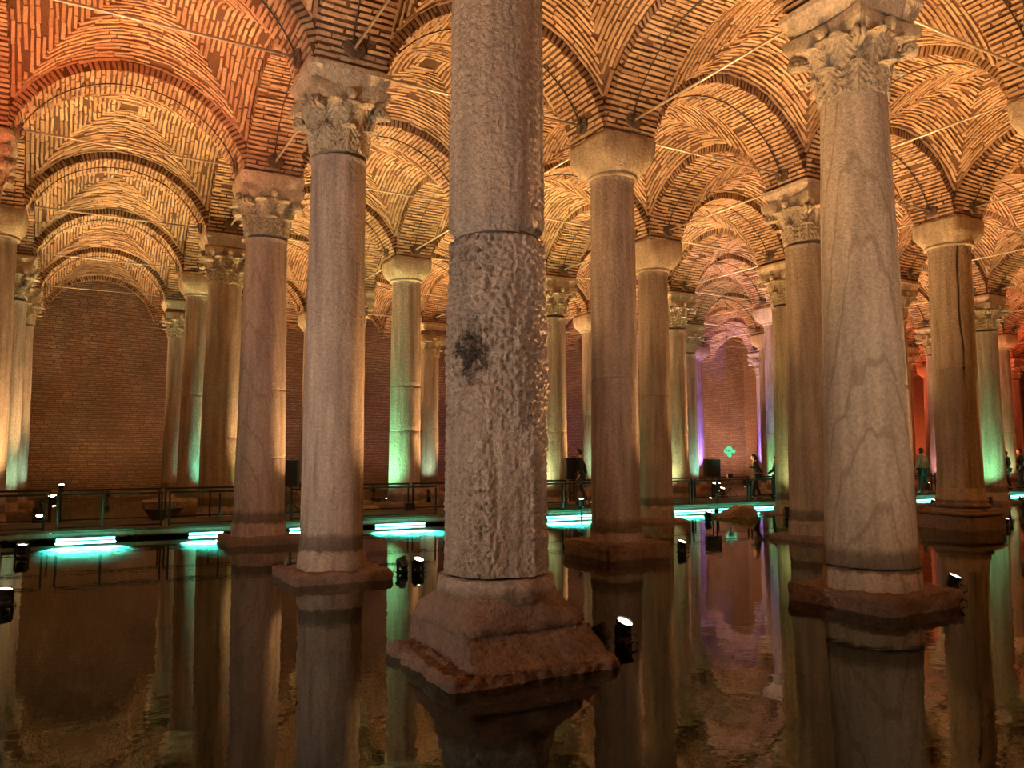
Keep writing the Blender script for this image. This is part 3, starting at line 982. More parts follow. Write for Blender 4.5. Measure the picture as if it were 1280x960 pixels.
def make_column(i, j):
    p = dict(DEF); p.update(COLS.get((i, j), {}))
    x, y = j * S, i * S
    dist = math.hypot(x - CAM[0], y - CAM[1])
    vis = any(inview(x, y, z_) for z_ in (.5, 6.5))
    hi = (i, j) == (0, 0)
    near = dist < 19 and vis
    seg, rings = (340, 620) if hi else ((72, 110) if near else ((36, 40) if vis else (20, 8)))
    seed = (i * 31 + j * 17) % 97 + 3
    root = empty('column', (x, y, 0), 0.0)
    lab = CLABEL.get((i, j))
    if vis and lab: tag(root, lab, 'column', 'cistern columns')
    else: tag(root, 'column standing among the far rows of the cistern' if vis else 'column of the cistern outside the picture', 'column', 'columns of the far rows' if vis else 'columns outside the view')
    root['kind'] = 'thing'
    cap = p['cap']
    if not (i, j) in COLS and (i * 5 + j * 3) % 4 == 0: cap = 'b'
    ztop = p.get('top', CAPITAL_Z['b' if cap == 'b' else 'c'])
    mat = M[p['mat']]
    pz = p['plinth']
    sd = p['side']
    n = 44 if near or hi else 8
    # slab standing in the water
    if p['base'] == 'pedestal':
        V, F = rough_block(1.44, 1.32, -.26, .085, seed, 84, .06, .0, .012, 18)
        V[:, :2] += np.array([-.05, -.14])
        mesh_obj('plinth', V, F, M['plinth'], root, True)
        V, F = rough_block(1.10, 1.10, .05, .40, seed + 2, 80, .026, .0, .006, 26)
        q = np.clip((-V[:, 1] - .30) / .25, 0, 1); t = np.clip((V[:, 2] - .06) / .34, 0, 1)
        V[:, 1] -= q * (.20 * (1 - t) ** 1.4 - .07 * t)            # the broken front face slopes out to the slab
        V[:, 0] += np.clip((V[:, 0] - .3) / .25, 0, 1) * .09 * (1 - t)
        e = np.clip((.40 - V[:, 2]) / .10, 0, 1)
        V[:, 2] -= (1 - e) * .10 * np.clip((np.maximum(np.abs(V[:, 0]), np.abs(V[:, 1])) - .44) / .1, 0, 1)
        V[:, 1] -= q * .025 * fbm(V * 3.1, 4, 77)
        mesh_obj('pedestal', V, F, M['plinth'], root, True)
        V, F = loft_square([(.555, .30, 1), (.55, .36, .98), (.535, .42, .8), (.515, .47, .5), (.505, .51, .2), (.49, .56, .05)], 140, seed, .03)
        V[:, 2] += .010 * fbm(V * 7, 3, 2)
        mesh_obj('pedestal_slope', V, F, M['plinth'], root, True)
        V, F = shaft(.50, .675, .505, .480, 170, 26, None, seed, 0, .0, .016)
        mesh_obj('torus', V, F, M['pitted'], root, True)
        zb = .685
    elif p['base'] == 'moulded':
        V, F = rough_block(1.25, 1.25, -.26, .30, seed, 12, .012, 0, .008, 6); mesh_obj('plinth', V, F, M['plinth'], root)
        V, F = loft_square([(.60, .30, 1), (.66, .33, 1), (.66, .37, 1), (.60, .39, 1), (.585, .43, 1), (.575, .46, .6)], 64, seed, .006); mesh_obj('pedestal', V, F, M['plinth'], root)
        m = MB(); m.lathe([(.5, .45), (.58, .47), (.60, .51), (.57, .55), (.52, .57), (.515, .60), (.54, .63), (.53, .67), (.50, .70), (.49, .90)], 48); m.build('torus', mat, root, True)
        zb = .905
    else:
        V, F = rough_block(sd, sd, -.26, pz, seed, n, .045, 0, .015, 10 if near else 3)
        mesh_obj('plinth', V, F, M['plinth'], root, True)
        V, F = shaft(pz - .02, pz + .215, p['rb'] + .035, p['rb'] + .02, seg, 12, None, seed + 3, 0, 0, .012)
        mesh_obj('base_ring', V, F, mat, root, True)
        zb = pz + .222
    # shaft drums
    js = sorted(p['joints'])
    cuts = [zb] + js + [ztop]
    def rad(z):
        t = (z - .3) / (ztop - .3); return p['rb'] + (p['rt'] - p['rb']) * max(0, t) ** .9
    for k in range(len(cuts) - 1):
        a, b = cuts[k], cuts[k + 1]
        gap = .022 if hi and k == 0 else (.008 if k < len(cuts) - 2 else 0)
        disp = None
        if hi: disp = disp_lower if k == 0 else disp_upper
        if (i, j) == (1, 3): disp = disp_crack
        last = k == len(cuts) - 2
        if (i, j) == (1, 3): seg = 260
        if (i, j) == (1, 1) and last:
            seg = 200; disp = lambda TH, Z: .0045 * fbm(np.stack([np.cos(TH) * 22, np.sin(TH) * 22, Z * .25], -1), 3, 5)
        rr = max(6, int(rings * (b - a) / 5.2))
        if disp is None and len(cuts) > 2:
            disp = (lambda TH, Z, a=a, b=b, f=k > 0, l=not last: -.016 * f * np.clip(1 - (Z - a) / .06, 0, 1) ** 1.5 - .012 * l * np.clip(1 - (b - Z) / .03, 0, 1) ** 2)
        V, F = shaft(a, b - gap, rad(a), rad(b), seg, rr, disp, seed, .022 if last and not hi else 0, .02 if k == 0 and not hi else 0, .004 if hi else .011, p.get('marks', ()))
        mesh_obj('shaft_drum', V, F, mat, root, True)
        if not last:      # core that shows dark inside the open joint
            m = MB(); m.lathe([(rad(b) - .06, b - gap - .02), (rad(b) - .06, b + .02)], 24); m.build('joint_core', M['cable'], root)
    # capital and impost
    if cap == 'b':
        V, F = loft_square(bowl_levels(ztop, SPRING + .02, p['rt']), 56 if near else 32, seed, .012)
        mesh_obj('capital', V, F, M['impost'] if (i + j) % 2 else M['capital'], root, True)
    else:
        ch = 6.70 - ztop
        corinthian(root, ztop, p['rt'] / .38 * .98, near, 0.0)
        root.children[-1].scale.z = ch / CAPH
        if cap == 'f':
            L = [(.50, 6.56, .9), (.53, 6.68, 1), (.58, 6.80, 1), (.60, 6.90, 1), (.60, SPRING + .02, 1)]
        else:
            L = [(.50, 6.695, 1), (.515, 6.74, 1), (.575, 6.86, 1), (.60, 6.90, 1), (.60, SPRING + .02, 1)]
        V, F = loft_square(L, 56 if near else 32, seed, .02)
        mesh_obj('impost_block', V, F, M['impost'], root)
    return root

for i in range(-1, 6):
    for j in range(-2, 13):
        if (i, j) == (-1, -1): continue
        x, y = j * S, i * S
        make_column(i, j)

# ================================================================== iron tie rods
ROD_Z = 7.2
def plate_me():
    m = MB()
    m.lathe([(.02, -.03), (.145, -.03), (.155, .010), (.14, .018), (.02, .022)], 28)
    for k in range(8):
        a = k * PI / 4
        m.box((.07 * math.cos(a), .07 * math.sin(a), .028), (.10, .012, .018), a)
    m.lathe([(.032, .015), (.036, .05), (.02, .065)], 12)
    return me_from('anchor_plate', m, M['plate'])
PLATE = plate_me()
LB = 3.64
m_ = MB(); m_.tube([(-LB / 2, 0, 0), (0, 0, -.006), (LB / 2, 0, 0)], .020, 8); ROD = me_from('rod', m_, M['iron'], True)
m_ = MB(); ths = np.linspace(TH0 + .14, PI - TH0 - .14, 40)
m_.tube([((RI - .038) * math.cos(t), 0.03, ZI - ROD_Z + (RI - .038) * math.sin(t)) for t in ths], .011, 6); STRAP = me_from('cable', m_, M['cable'], True)

def tie_rod(x, y, ang, a, b):
    r = empty('tie_rod', (x, y, ROD_Z), ang)
    sa, sb = SHORT.get(a), SHORT.get(b)
    if sa and sb: tag(r, 'iron tie rod spanning from the %s to the %s' % (sa, sb), 'tie rod', 'iron tie rods under the vaults')
    elif sa or sb:
        row = 'along the row of' if a[1] == b[1] else 'across the aisle beside'
        side = 'far' if sa else 'near'
        tag(r, 'iron tie rod %s the %s, on its %s side' % (row, sa or sb, side), 'tie rod', 'iron tie rods under the vaults')
    else: tag(r, 'thin iron tie rod between brick arches in the far bays', 'tie rod', 'iron tie rods in the far bays')
    link('rod', ROD, r)
    for s_ in (-1, 1):
        p_ = link('anchor_plate', PLATE, r, (s_ * 1.775, 0, 0)); p_.rotation_euler = (0, -s_ * PI / 2, 0)
    link('cable', STRAP, r)

for i in range(-1, 6):
    for j in range(-2, 11):
        x, y = j * S, i * S
        if any(inview(xx, y, 7.2, 0) for xx in (x + .5, x + 2.4, x + 4.3)) and i >= 0 or (i, j) == (0, -1): tie_rod(x + S / 2, y, 0, (i, j), (i, j + 1))
        if i < 5 and any(inview(x, yy, 7.2, 0) for yy in (y + .5, y + 2.4, y + 4.3)): tie_rod(x, y + S / 2, PI / 2, (i, j), (i + 1, j))

# ================================================================== walkway
DY0, DY1, DZ = 11.45, 13.66, .20
dx0, dx1 = -8.9, 44.0
deck = empty('walkway', (dx0, DY0, 0)); tag(deck, 'dark low walkway of planks crossing the water behind the second row of columns', 'walkway')
m_ = MB(); m_.box((1.15, (DY1 - DY0) / 2, DZ - .02), (2.27, DY1 - DY0, .04)); PLK = me_from('plank_panel', m_, M['deck'])
# boards run along the walkway: each 2.3 m section is eight boards
BW = (DY1 - DY0) / 8
m_ = MB(); m_.box((0, 0, 0), (2.29, BW - .012, .04)); BOARD = me_from('board', m_, M['deck'])
nsec = int((dx1 - dx0) / 2.3)
for k in range(nsec):
    for q in range(8):
        link('board', BOARD, deck, (2.3 * (k + .5), BW * (q + .5), DZ - .02 + random.uniform(-.002, .002)))
for s_, nm in ((.03, 'edge_beam'), (DY1 - DY0 - .03, 'edge_beam')):
    m_ = MB(); m_.box(((dx1 - dx0) / 2, s_, .11), (dx1 - dx0, .05, .075)); m_.build(nm, M['fascia'], deck)
for k in range(nsec + 1):
    for s_ in (.12, DY1 - DY0 - .12):
        m_ = MB(); m_.box((2.3 * k + .02, s_, -.05), (.07, .07, .40)); m_.build('support_post', M['rail'], deck)
# light tubes just under the water along the front edge
STRIPX = [(-3.34, -2.35), (-1.0, -.35), (1.02, 1.5), (2.95, 4.15), (7.3, 8.95), (11.2, 13.2), (13.4, 15.6), (17.5, 19.0), (20.2, 21.6), (22.2, 24.2), (-6.2, -5.2), (26, 28), (28.4, 31.5)]
TN = ['before the brown wall', 'beside the mauve column', 'between the mauve and smooth grey columns', 'below the bright green column', 'by the walking man', 'behind the boulder', 'behind the lime edged column',
      'behind the thick veined column', 'below the man in the grey jumper', 'behind the cracked column', 'outside the picture', 'behind the green edged column', 'below the last dark walker']
for kt, (a, b) in enumerate(STRIPX):
    t = empty('light_tube', ((a + b) / 2, DY0 - .05, .035)); tag(t, 'teal light tube under the walkway edge, ' + TN[kt], 'light tube', 'teal light tubes under the walkway')
    m_ = MB(); m_.tube([(-(b - a) / 2, 0, 0), ((b - a) / 2, 0, 0)], .022, 8); m_.build('tube', M['teal'], t)
    m_ = MB(); m_.box((0, .034, .01), (b - a + .04, .02, .07)); m_.build('housing', M['black'], t)
    ld = bpy.data.lights.new('tube_light', 'AREA'); ld.shape = 'RECTANGLE'; ld.size = b - a; ld.size_y = .012; ld.color = (.10, .90, .80); ld.energy = 40000 * (b - a); ld.spread = math.radians(80)
    lo = bpy.data.objects.new('tube_light', ld); COL.objects.link(lo); lo.parent = t; lo.location = (0, -.024, -.004); lo.rotation_euler = (math.radians(-47.5), 0, 0)

def railing(x, L, y, label, group):
    r = empty('railing', (x, y, DZ)); tag(r, label, 'railing', group)
    H = .70
    m_ = MB(); m_.box((L / 2, 0, H - .02), (L, .045, .04)); m_.build('top_rail', M['rail'], r)
    m_ = MB(); m_.box((L / 2, 0, .05), (L, .03, .03)); m_.build('bottom_rail', M['rail'], r)
    for q in (0.02, L * .42, L - .02):
        m_ = MB(); m_.box((q, 0, H / 2 - .02), (.035, .035, H - .06)); m_.build('post', M['rail'], r)
FR = [(-5.95, 2.4), (-3.36, 1.86), (-1.39, 2.35), (1.06, 3.46), (4.72, 2.3), (7.15, 2.3), (9.55, 2.9), (12.55, 2.2), (14.85, 2.3), (17.3, 2.3), (19.7, 2.3), (22.1, 2.3), (24.5, 2.4), (27, 2.4)]
BK = [(-6.0, 2.5), (-3.37, 2.0), (-1.28, 2.3), (1.15, 3.45), (4.69, 2.4), (7.2, 2.3), (9.6, 2.3), (12.0, 2.3), (14.4, 2.4), (16.9, 2.4), (19.4, 2.4), (21.9, 2.4), (24.4, 2.4), (27, 2.4)]
FN = ['at the picture edge', 'before the brown wall', 'by the mauve column', 'between the smooth grey and massive pitted columns', 'covered by the massive pitted column', 'by the walking man', 'covered by the striated column',
      'by the black speaker', 'by the woman with the phone', 'behind the lime edged column', 'behind the thick veined column', 'by the man in the grey jumper', 'behind the cracked column', 'at the far end']
for k, (x, L) in enumerate(FR): railing(x, L, DY0 + .12, 'dark steel railing panel, front walkway edge, ' + FN[k], 'front railing panels')
for k, (x, L) in enumerate(BK): railing(x, L, DY1 - .12, 'dark steel railing panel, rear walkway edge, ' + FN[k], 'rear railing panels')

# ================================================================== things on the walkway
def loudspeaker(x, y, z, wd, ht, label, base=DZ):
    r = empty('loudspeaker', (x, y, z), -YAW * .9); tag(r, label, 'speaker')
    V, F = loft_square([(.5, 0, .97), (.5, 1, .97)], 32, 0, 0)
    m = MB(); V = np.array(V) * np.array([wd, wd * .8, ht]); m.add(V, F); m.build('cabinet', M['black'], r)
    m = MB(); m.box((0, -wd * .40, ht / 2), (wd * .90, .03, ht * .94)); m.build('grille', M['speaker'], r)
    m = MB(); m.tube([(-.06, .0, ht), (-.06, 0, ht + .03), (.06, 0, ht + .03), (.06, 0, ht)], .01, 6); m.build('handle', M['black'], r)
    st = empty('speaker_stand', (x, y, base)); tag(st, 'tripod stand under the ' + ' '.join(label.split()[:9]), 'stand')
    m = MB(); m.tube([(0, 0, .05), (0, 0, z - base)], .02, 8); m.build('pole', M['black'], st)
    m = MB(); m.lathe([(.035, .28), (.035, .36)], 12); m.build('collar', M['black'], st)
    for k in range(3):
        a = k * 2 * PI / 3 + .5
        m = MB(); m.tube([(.02 * math.cos(a), .02 * math.sin(a), .36), (.30 * math.cos(a), .30 * math.sin(a), .01)], .012, 6); m.build('leg', M['black'], st)
loudspeaker(1.44, 13.1, .88, .33, .63, 'tall black speaker between the mauve and smooth grey columns')
loudspeaker(9.62, 13.35, .92, .46, .62, 'black speaker beside the walking man')
loudspeaker(14.80, 13.15, .93, .47, .55, 'black speaker before the pinkish wall by the violet column')
t = empty('monitor_tripod', (15.62, 13.2, DZ + .009)); tag(t, 'small black box on a spread tripod between speaker and woman', 'tripod')
m_ = MB(); m_.box((0, 0, .74), (.17, .10, .13), -YAW); m_.build('head', M['black'], t)
m_ = MB(); m_.tube([(0, 0, .1), (0, 0, .70)], .013, 6); m_.build('pole', M['black'], t)
for k in range(3):
    a = k * 2 * PI / 3 - .5
    m_ = MB(); m_.tube([(0, 0, .36), (.28 * math.cos(a), .28 * math.sin(a), .005)], .010, 6); m_.build('leg', M['black'], t)
def crate(x, y, wd, ht, label):
    c = empty('equipment_box', (x, y, DZ + .004), -.1); tag(c, label, 'box')
    m = MB(); m.box((0, 0, ht / 2), (wd, wd * .8, ht)); m.build('case', M['black'], c)
    m = MB(); m.box((0, 0, ht + .008), (wd * 1.04, wd * .84, .016)); m.build('lid', M['speaker'], c)
    m = MB(); m.tube([(-.05, -wd * .4, ht * .6), (-.05, -wd * .4 - .03, ht * .6), (.05, -wd * .4 - .03, ht * .6), (.05, -wd * .4, ht * .6)], .008, 6); m.build('handle', M['rail'], c)
crate(-1.43, 13.25, .27, .20, 'small black box on the walkway near the brown wall')
crate(4.51, 13.25, .23, .17, 'small black box on the walkway at the foot of the bright green column')

# pale boulder in the water
V, F = rough_block(1.15, .60, -.26, .30, 61, 34, .09, .10, .03, 14)
c_ = .30 * np.clip(1 - (V[:, 0] / .42) ** 2, 0, 1) * np.clip(1 - (V[:, 1] / .30) ** 2, 0, 1)
top = V[:, 2] > .0
V[:, 2] = np.where(top, V[:, 2] * (.30 + .70 * np.clip(1 - ((V[:, 0] - .30) / .62) ** 2, 0, 1)) * (.5 + .5 * np.clip(1 - (V[:, 1] / .36) ** 2, 0, 1)), V[:, 2]) + .05 * fbm(V * 3, 3, 4)
bo = mesh_obj('boulder', V, F, M['rock'], None, True, (12.15, 9.55, 0)); bo.rotation_euler = (0, 0, -.26)
tag(bo, 'rough pale boulder lying in the water before the walkway', 'boulder', kind='thing')
# fallen block at the foot of the green column and pale stones by the railing
V, F = rough_block(.46, .6, 0, .33, 71, 12, .04, .1, .03, 5)
fb = mesh_obj('stone_block', V, F, M['capital'], None, True, (3.86, 14.42, -.05)); tag(fb, 'teal lit stone block at the foot of the bright green column', 'stone block', kind='thing')
V, F = loft_square([(.30, -.3, 0), (.36, 0, 0), (.44, .12, .3), (.52, .22, .9), (.52, .40, 1), (.44, .42, 1)], 40, 5, .02)
ub = mesh_obj('carved_stone', V, F, M['plinth'], None, False, (-.95, 17.3, 0)); tag(ub, 'reddish upturned column base beside the teal lit column', 'stone', kind='thing')

# green glowing fish-like sculpture hung in the air
def sculpture():
    r = empty('hanging_sculpture', (20.88, 18.55, 1.74), -math.radians(48)); tag(r, 'small green glowing sculpture hung before the pinkish wall', 'sculpture')
    P = [(320,180),(347,192),(362,221),(386,222),(396,240),(389,262),(365,268),(348,260),(339,277),(350,292),(341,312),(318,317),(300,300),(290,275),(265,262),(255,240),(275,210),(299,188)]
    P = [((x - 325) / 960 * 3.33, (248 - y) / 960 * 3.33) for x, y in P]
    n = len(P)
    V = [(x * .94, -.05, z * .94) for x, z in P] + [(x, -.03, z) for x, z in P] + [(x, .03, z) for x, z in P] + [(x * .94, .05, z * .94) for x, z in P]
    F = [tuple(range(n))] + [tuple(range(3 * n, 4 * n))[::-1]]
    for a in range(3): F += [(a*n+k, a*n+(k+1) % n, (a+1)*n+(k+1) % n, (a+1)*n+k)[::-1] for k in range(n)]
    mesh_obj('body', V, F, M['neon'], r)
    for ex, ez in ((293, 235), (319, 240)):
        m = MB(); m.lathe([(.0001, -.02), (.026, -.015), (.026, .015), (.0001, .02)], 10, ((ex - 325) / 960 * 3.33, -.055, (248 - ez) / 960 * 3.33), Matrix.Rotation(PI / 2, 3, 'X'), False); m.build('eye', M['black'], r)
    m = MB(); m.tube([(0, 0, .2), (0, 0, 6.95)], .004, 5); m.build('wire', M['cable'], r)
sculpture()

# ================================================================== people
def skin_obj(name, verts, edges, radii, mat, parent=None, head=None, levels=1):
    me = bpy.data.meshes.new(name)
    me.from_pydata(verts, edges, [])
    o = bpy.data.objects.new(name, me); COL.objects.link(o)
    md = o.modifiers.new('skin', 'SKIN'); md.use_smooth_shade = True
    for k, q in enumerate(radii):
        me.skin_vertices[0].data[k].radius = (q, q) if np.isscalar(q) else q
        me.skin_vertices[0].data[k].use_root = (k == 0)
    sb = o.modifiers.new('sub', 'SUBSURF'); sb.levels = levels; sb.render_levels = levels
    dg = bpy.context.evaluated_depsgraph_get()
    ev = o.evaluated_get(dg)
    em = bpy.data.meshes.new_from_object(ev)
    bpy.data.objects.remove(o)
    em.name = name
    bm = bmesh.new(); bm.from_mesh(em)
    if head:
        V, F = head
        vs = [bm.verts.new(v) for v in V]
        for f in F: bm.faces.new([vs[q] for q in f])
    bm.to_mesh(em); bm.free()
    em.shade_smooth(); em.materials.clear(); em.materials.append(mat)
    return link(name, em, parent)

def head_shape(c, yaw=0.0, pitch=0.0, sc=1.0):
    """face towards +y: skull, brow, nose, mouth, chin, ears"""
    nu, nv = 28, 22
    V = []
    for b in range(nv + 1):
        ph = PI * b / nv
        for a in range(nu):
            th = 2 * PI * a / nu
            x, y, z = math.sin(ph) * math.sin(th), math.sin(ph) * math.cos(th), math.cos(ph)
            X, Y, Z = x * .076, y * .098, z * .118
            if z < 0: X *= 1 + .28 * z; Y = Y * (1 + .05 * z) if y > 0 else Y * (1 + .35 * z)
            if y > 0:
                Y += .026 * math.exp(-(X / .012) ** 2) * math.exp(-((Z + .022) / .020) ** 2)      # nose
                Y -= .012 * math.exp(-((abs(X) - .031) / .014) ** 2) * math.exp(-((Z - .004) / .012) ** 2)   # sockets
                Y += .007 * math.exp(-((Z - .026) / .010) ** 2)                                   # brow
                Y += .007 * math.exp(-(X / .022) ** 2) * math.exp(-((Z + .060) / .008) ** 2) - .006 * math.exp(-(X / .024) ** 2) * math.exp(-((Z + .066) / .004) ** 2)
                Y += .010 * math.exp(-(X / .025) ** 2) * math.exp(-((Z + .100) / .014) ** 2)
            ear = math.exp(-((Z + .005) / .026) ** 2) * math.exp(-((Y + .008) / .014) ** 2) * (abs(x) > .7)
            X += math.copysign(.018 * ear, x)
            V.append((X, Y, Z))
    R = np.array((Matrix.Rotation(yaw, 3, 'Z') @ Matrix.Rotation(pitch, 3, 'X')))
    W = (np.array(V) * sc) @ R.T + np.array(c)
    F = [(b*nu+a, (b+1)*nu+a, (b+1)*nu+(a+1) % nu, b*nu+(a+1) % nu) for b in range(nv) for a in range(nu)]
    F = [f for f in F]
    return W, F

def hair_shape(c, yaw, pitch, sc, long_):
    nu, nv = 24, 16
    V = []
    for b in range(nv + 1):
        ph = PI * .98 * b / nv
        for a in range(nu):
            th = 2 * PI * a / nu
            x, y, z = math.sin(ph) * math.sin(th), math.sin(ph) * math.cos(th), math.cos(ph)
            X, Y, Z = x * .086, y * .106 - .006, z * .124 + .008
            if y > .25 and z < .52:      # uncovered face
                Y = min(Y, .045); X *= .8
            if y < .3 and z < 0:
                X *= 1.02; Y = Y * 1.0
                if long_: Z -= .16 * (-z); Y -= .015 * (-z)
                else: X *= .86; Y = max(Y, -.085)
            V.append((X, Y, Z))
    R = np.array((Matrix.Rotation(yaw, 3, 'Z') @ Matrix.Rotation(pitch, 3, 'X')))
    W = (np.array(V) * sc) @ R.T + np.array(c)
    F = [(b*nu+a, (b+1)*nu+a, (b+1)*nu+(a+1) % nu, b*nu+(a+1) % nu) for b in range(nv) for a in range(nu)]
    return W, F

def hand_chain(Vs, Es, Rs, wrist_i, w, d, side, curl):
    """palm and five fingers from the wrist point w along direction d"""
    d = np.array(d, float); d /= np.linalg.norm(d)
    s_ = np.cross(d, [0, 1, 0.01]); s_ /= np.linalg.norm(s_)
    nrm = np.cross(s_, d)
    palm = len(Vs); Vs.append(tuple(np.array(w) + d * .065)); Rs.append((.030, .018)); Es.append((wrist_i, palm))
    for k, (off, ln) in enumerate(((-.028, .062), (-.010, .078), (.010, .084), (.028, .072))):
        p = np.array(w) + d * .095 + s_ * off
        a = palm
        for q in range(3):
            an = curl * (q + .4)
            dd = d * math.cos(an) + nrm * math.sin(an)
            b = len(Vs); Vs.append(tuple(p)); Rs.append(.0095 - .001 * q); Es.append((a, b)); a = b
            p = p + dd * ln / 2.4
    p = np.array(w) + d * .03 - s_ * .03
    a = palm
    for q in range(2):
        p = p + (d * .6 - s_ * .7) * .028
        b = len(Vs); Vs.append(tuple(p)); Rs.append(.0105 - .0015 * q); Es.append((a, b)); a = b

def person(loc, rz, h, label, top, legs, shoes, armL, armR, stride=.12, long_=False, head_yaw=0, head_pitch=0, lean=0.0, curl=.5, coat=1.0):
    """built 1.72 m tall facing +y, then scaled; arms are (elbow, wrist) points"""
    r = empty('person', loc, rz); r.scale = (h / 1.72,) * 3
    tag(r, label, 'person')
    L = lean
    pel = (0, 0, .94); wa = (0, .01 + L * .3, 1.08); ch = (0, .02 + L * .7, 1.28); nb = (0, .01 + L, 1.45); nk = (0, .02 + L, 1.53)
    hc = (0, .045 + L * 1.1, 1.605)
    sL, sR = (-.175, .0 + L, 1.40), (.175, .0 + L, 1.40)
    hips = ((-.085, 0, .90), (.085, 0, .90))
    kn = ((-.095, stride * .6, .50), (.095, -stride * .2, .50))
    an = ((-.09, stride, .09), (.09, -stride, .10))
    toe = ((-.10, stride + .14, .035), (.10, -stride + .13, .035))
    hee = ((-.09, stride - .05, .045), (.09, -stride - .05, .05))
    V = [pel, wa, ch, nb, nk, (0, hc[1] - .01, 1.575)]
    R = [(.145, .115), (.130, .10), (.150, .11), (.075, .07), (.055, .058), (.055, .06)]
    E = [(0, 1), (1, 2), (2, 3), (3, 4), (4, 5)]
    for s_, (el, wr), sh in ((-1, armL, sL), (1, armR, sR)):
        a = len(V); V += [sh, el, wr]; R += [.058, .043, .029]; E += [(3, a), (a, a + 1), (a + 1, a + 2)]
        hand_chain(V, E, R, a + 2, wr, np.array(wr) - np.array(el), s_, curl)
    for k in range(2):
        a = len(V); V += [hips[k], kn[k], an[k], toe[k]]; R += [.090, .058, .040, .030]; E += [(0, a), (a, a + 1), (a + 1, a + 2), (a + 2, a + 3)]
    body = skin_obj('body', V, E, R, M['skin'], r, head_shape(hc, head_yaw, head_pitch))
    # jumper or jacket
    V = [wa, (0, .02 + L * .5, 1.20), ch, nb]; R = [(.150, .120), (.155, .12), (.165, .125), (.085, .08)]; E = [(0, 1), (1, 2), (2, 3)]
    a = len(V); V.append((0, .0, .93 - .10 * (coat - 1) * 4)); R.append((.165, .135)); E.append((0, a))
    for (el, wr), sh in ((armL, sL), (armR, sR)):
        a = len(V); m = tuple(np.array(el) * .12 + np.array(wr) * .88); V += [sh, el, m]; R += [.074, .058, .045]; E += [(2, a), (a, a + 1), (a + 1, a + 2)]
    skin_obj('jacket', V, E, R, top, r)
    V = [(0, 0, .95)]; R = [(.150, .122)]; E = []
    for k in range(2):
        a = len(V); V += [hips[k], tuple((np.array(hips[k]) + np.array(kn[k])) / 2), kn[k], tuple(np.array(an[k]) + (0, 0, .02))]; R += [.105, .088, .070, .058]
        E += [(0, a), (a, a + 1), (a + 1, a + 2), (a + 2, a + 3)]
    skin_obj('trousers', V, E, R, legs, r)
    for k in range(2):
        skin_obj('shoe', [tuple(np.array(hee[k]) + (0, 0, .008)), tuple(np.array(an[k]) * .5 + np.array(toe[k]) * .5 + (0, 0, .0)), tuple(np.array(toe[k]) + (0, .02, .006))], [(0, 1), (1, 2)], [(.046, .050), (.048, .046), (.044, .036)], shoes, r)
    W, F = hair_shape(hc, head_yaw, head_pitch, 1.0, long_)
    mesh_obj('hair', W, F, M['hair'], r, True)
    Rm = Matrix.Rotation(head_yaw, 3, 'Z') @ Matrix.Rotation(head_pitch, 3, 'X')
    for sx in (-1, 1):
        m = MB(); p = Rm @ Vector((sx * .031, .085, .004)); m.lathe([(.0001, -.010), (.007, -.007), (.010, 0), (.007, .007), (.0001, .010)], 10, np.array(hc) + np.array(p), None, False); m.build('eye', M['black'], r, True)
    return r
VW = -YAW   # facing helper: image-left is +90 degrees of the view direction
DOWN_L, DOWN_R = ((-.24, -.02, 1.14), (-.24, .10, .90)), ((.24, -.04, 1.14), (.25, .06, .90))
person((9.52, 12.85, DZ), VW + math.radians(80), 1.60, 'man in black top and brown trousers walking along the walkway beside a speaker', M['blackcloth'], M['browntrousers'], M['shoe'],
       ((-.24, -.10, 1.14), (-.22, .02, .90)), ((.25, -.12, 1.15), (.24, -.16, .90)), .20)
wm = person((16.02, 12.45, DZ), VW + math.radians(85), 1.44, 'woman in dark jacket looking down at a phone while walking by the violet column', M['blackcloth'], M['darktrousers'], M['blackcloth'],
       ((-.20, .08, 1.18), (-.10, .32, 1.28)), ((.26, -.16, 1.16), (.28, -.34, .98)), .16, True, 0, -.30, .02, .8)
ph = empty('phone', (16.02, 12.45, DZ), 0); ph.rotation_euler = wm.rotation_euler; ph.scale = wm.scale; tag(ph, 'small phone in the raised hand of the woman', 'phone')
m_ = MB(); m_.box((-.07, .42, 1.36), (.07, .012, .14), 0, Matrix.Rotation(.5, 3, 'X')); m_.build('case', M['black'], ph)
m_ = MB(); m_.box((-.07, .413, 1.36), (.062, .004, .125), 0, Matrix.Rotation(.5, 3, 'X')); m_.build('screen', M['screen'], ph)
bg = empty('handbag', (16.02, 12.45, DZ), 0); bg.rotation_euler = wm.rotation_euler; bg.scale = wm.scale; tag(bg, 'tan handbag at the side of the woman', 'handbag')
V, F = rough_block(.10, .22, .72, .98, 8, 8, .008, .1, .02, 6); V[:, 0] -= .20; V[:, 1] += .19; mesh_obj('bag', V, F, M['bag'], bg, True)
m_ = MB(); m_.tube([(-.20, .10, .97), (-.19, .02, 1.25), (-.14, .0, 1.47), (-.19, .10, 1.30), (-.20, .28, .97)], .008, 6); m_.build('strap', M['bag'], bg)
person((17.05, 12.55, DZ), VW + math.radians(60), 1.36, 'person in black mostly hidden by the lime edged column', M['blackcloth'], M['darktrousers'], M['blackcloth'], ((-.26, .10, 1.16), (-.30, .30, 1.02)), DOWN_R, .08)
person((23.85, 11.95, DZ), VW + math.radians(25), 1.66, 'man in a pale grey jumper and dark trousers seen from behind at the railing', M['greycloth'], M['darktrousers'], M['shoe'], ((-.27, -.02, 1.14), (-.22, .14, .96)), DOWN_R, .05)
person((29.85, 12.3, DZ), VW + math.radians(80), 1.56, 'person in a black coat walking beside the green edged column', M['blackcloth'], M['darktrousers'], M['blackcloth'], DOWN_L, DOWN_R, .16)
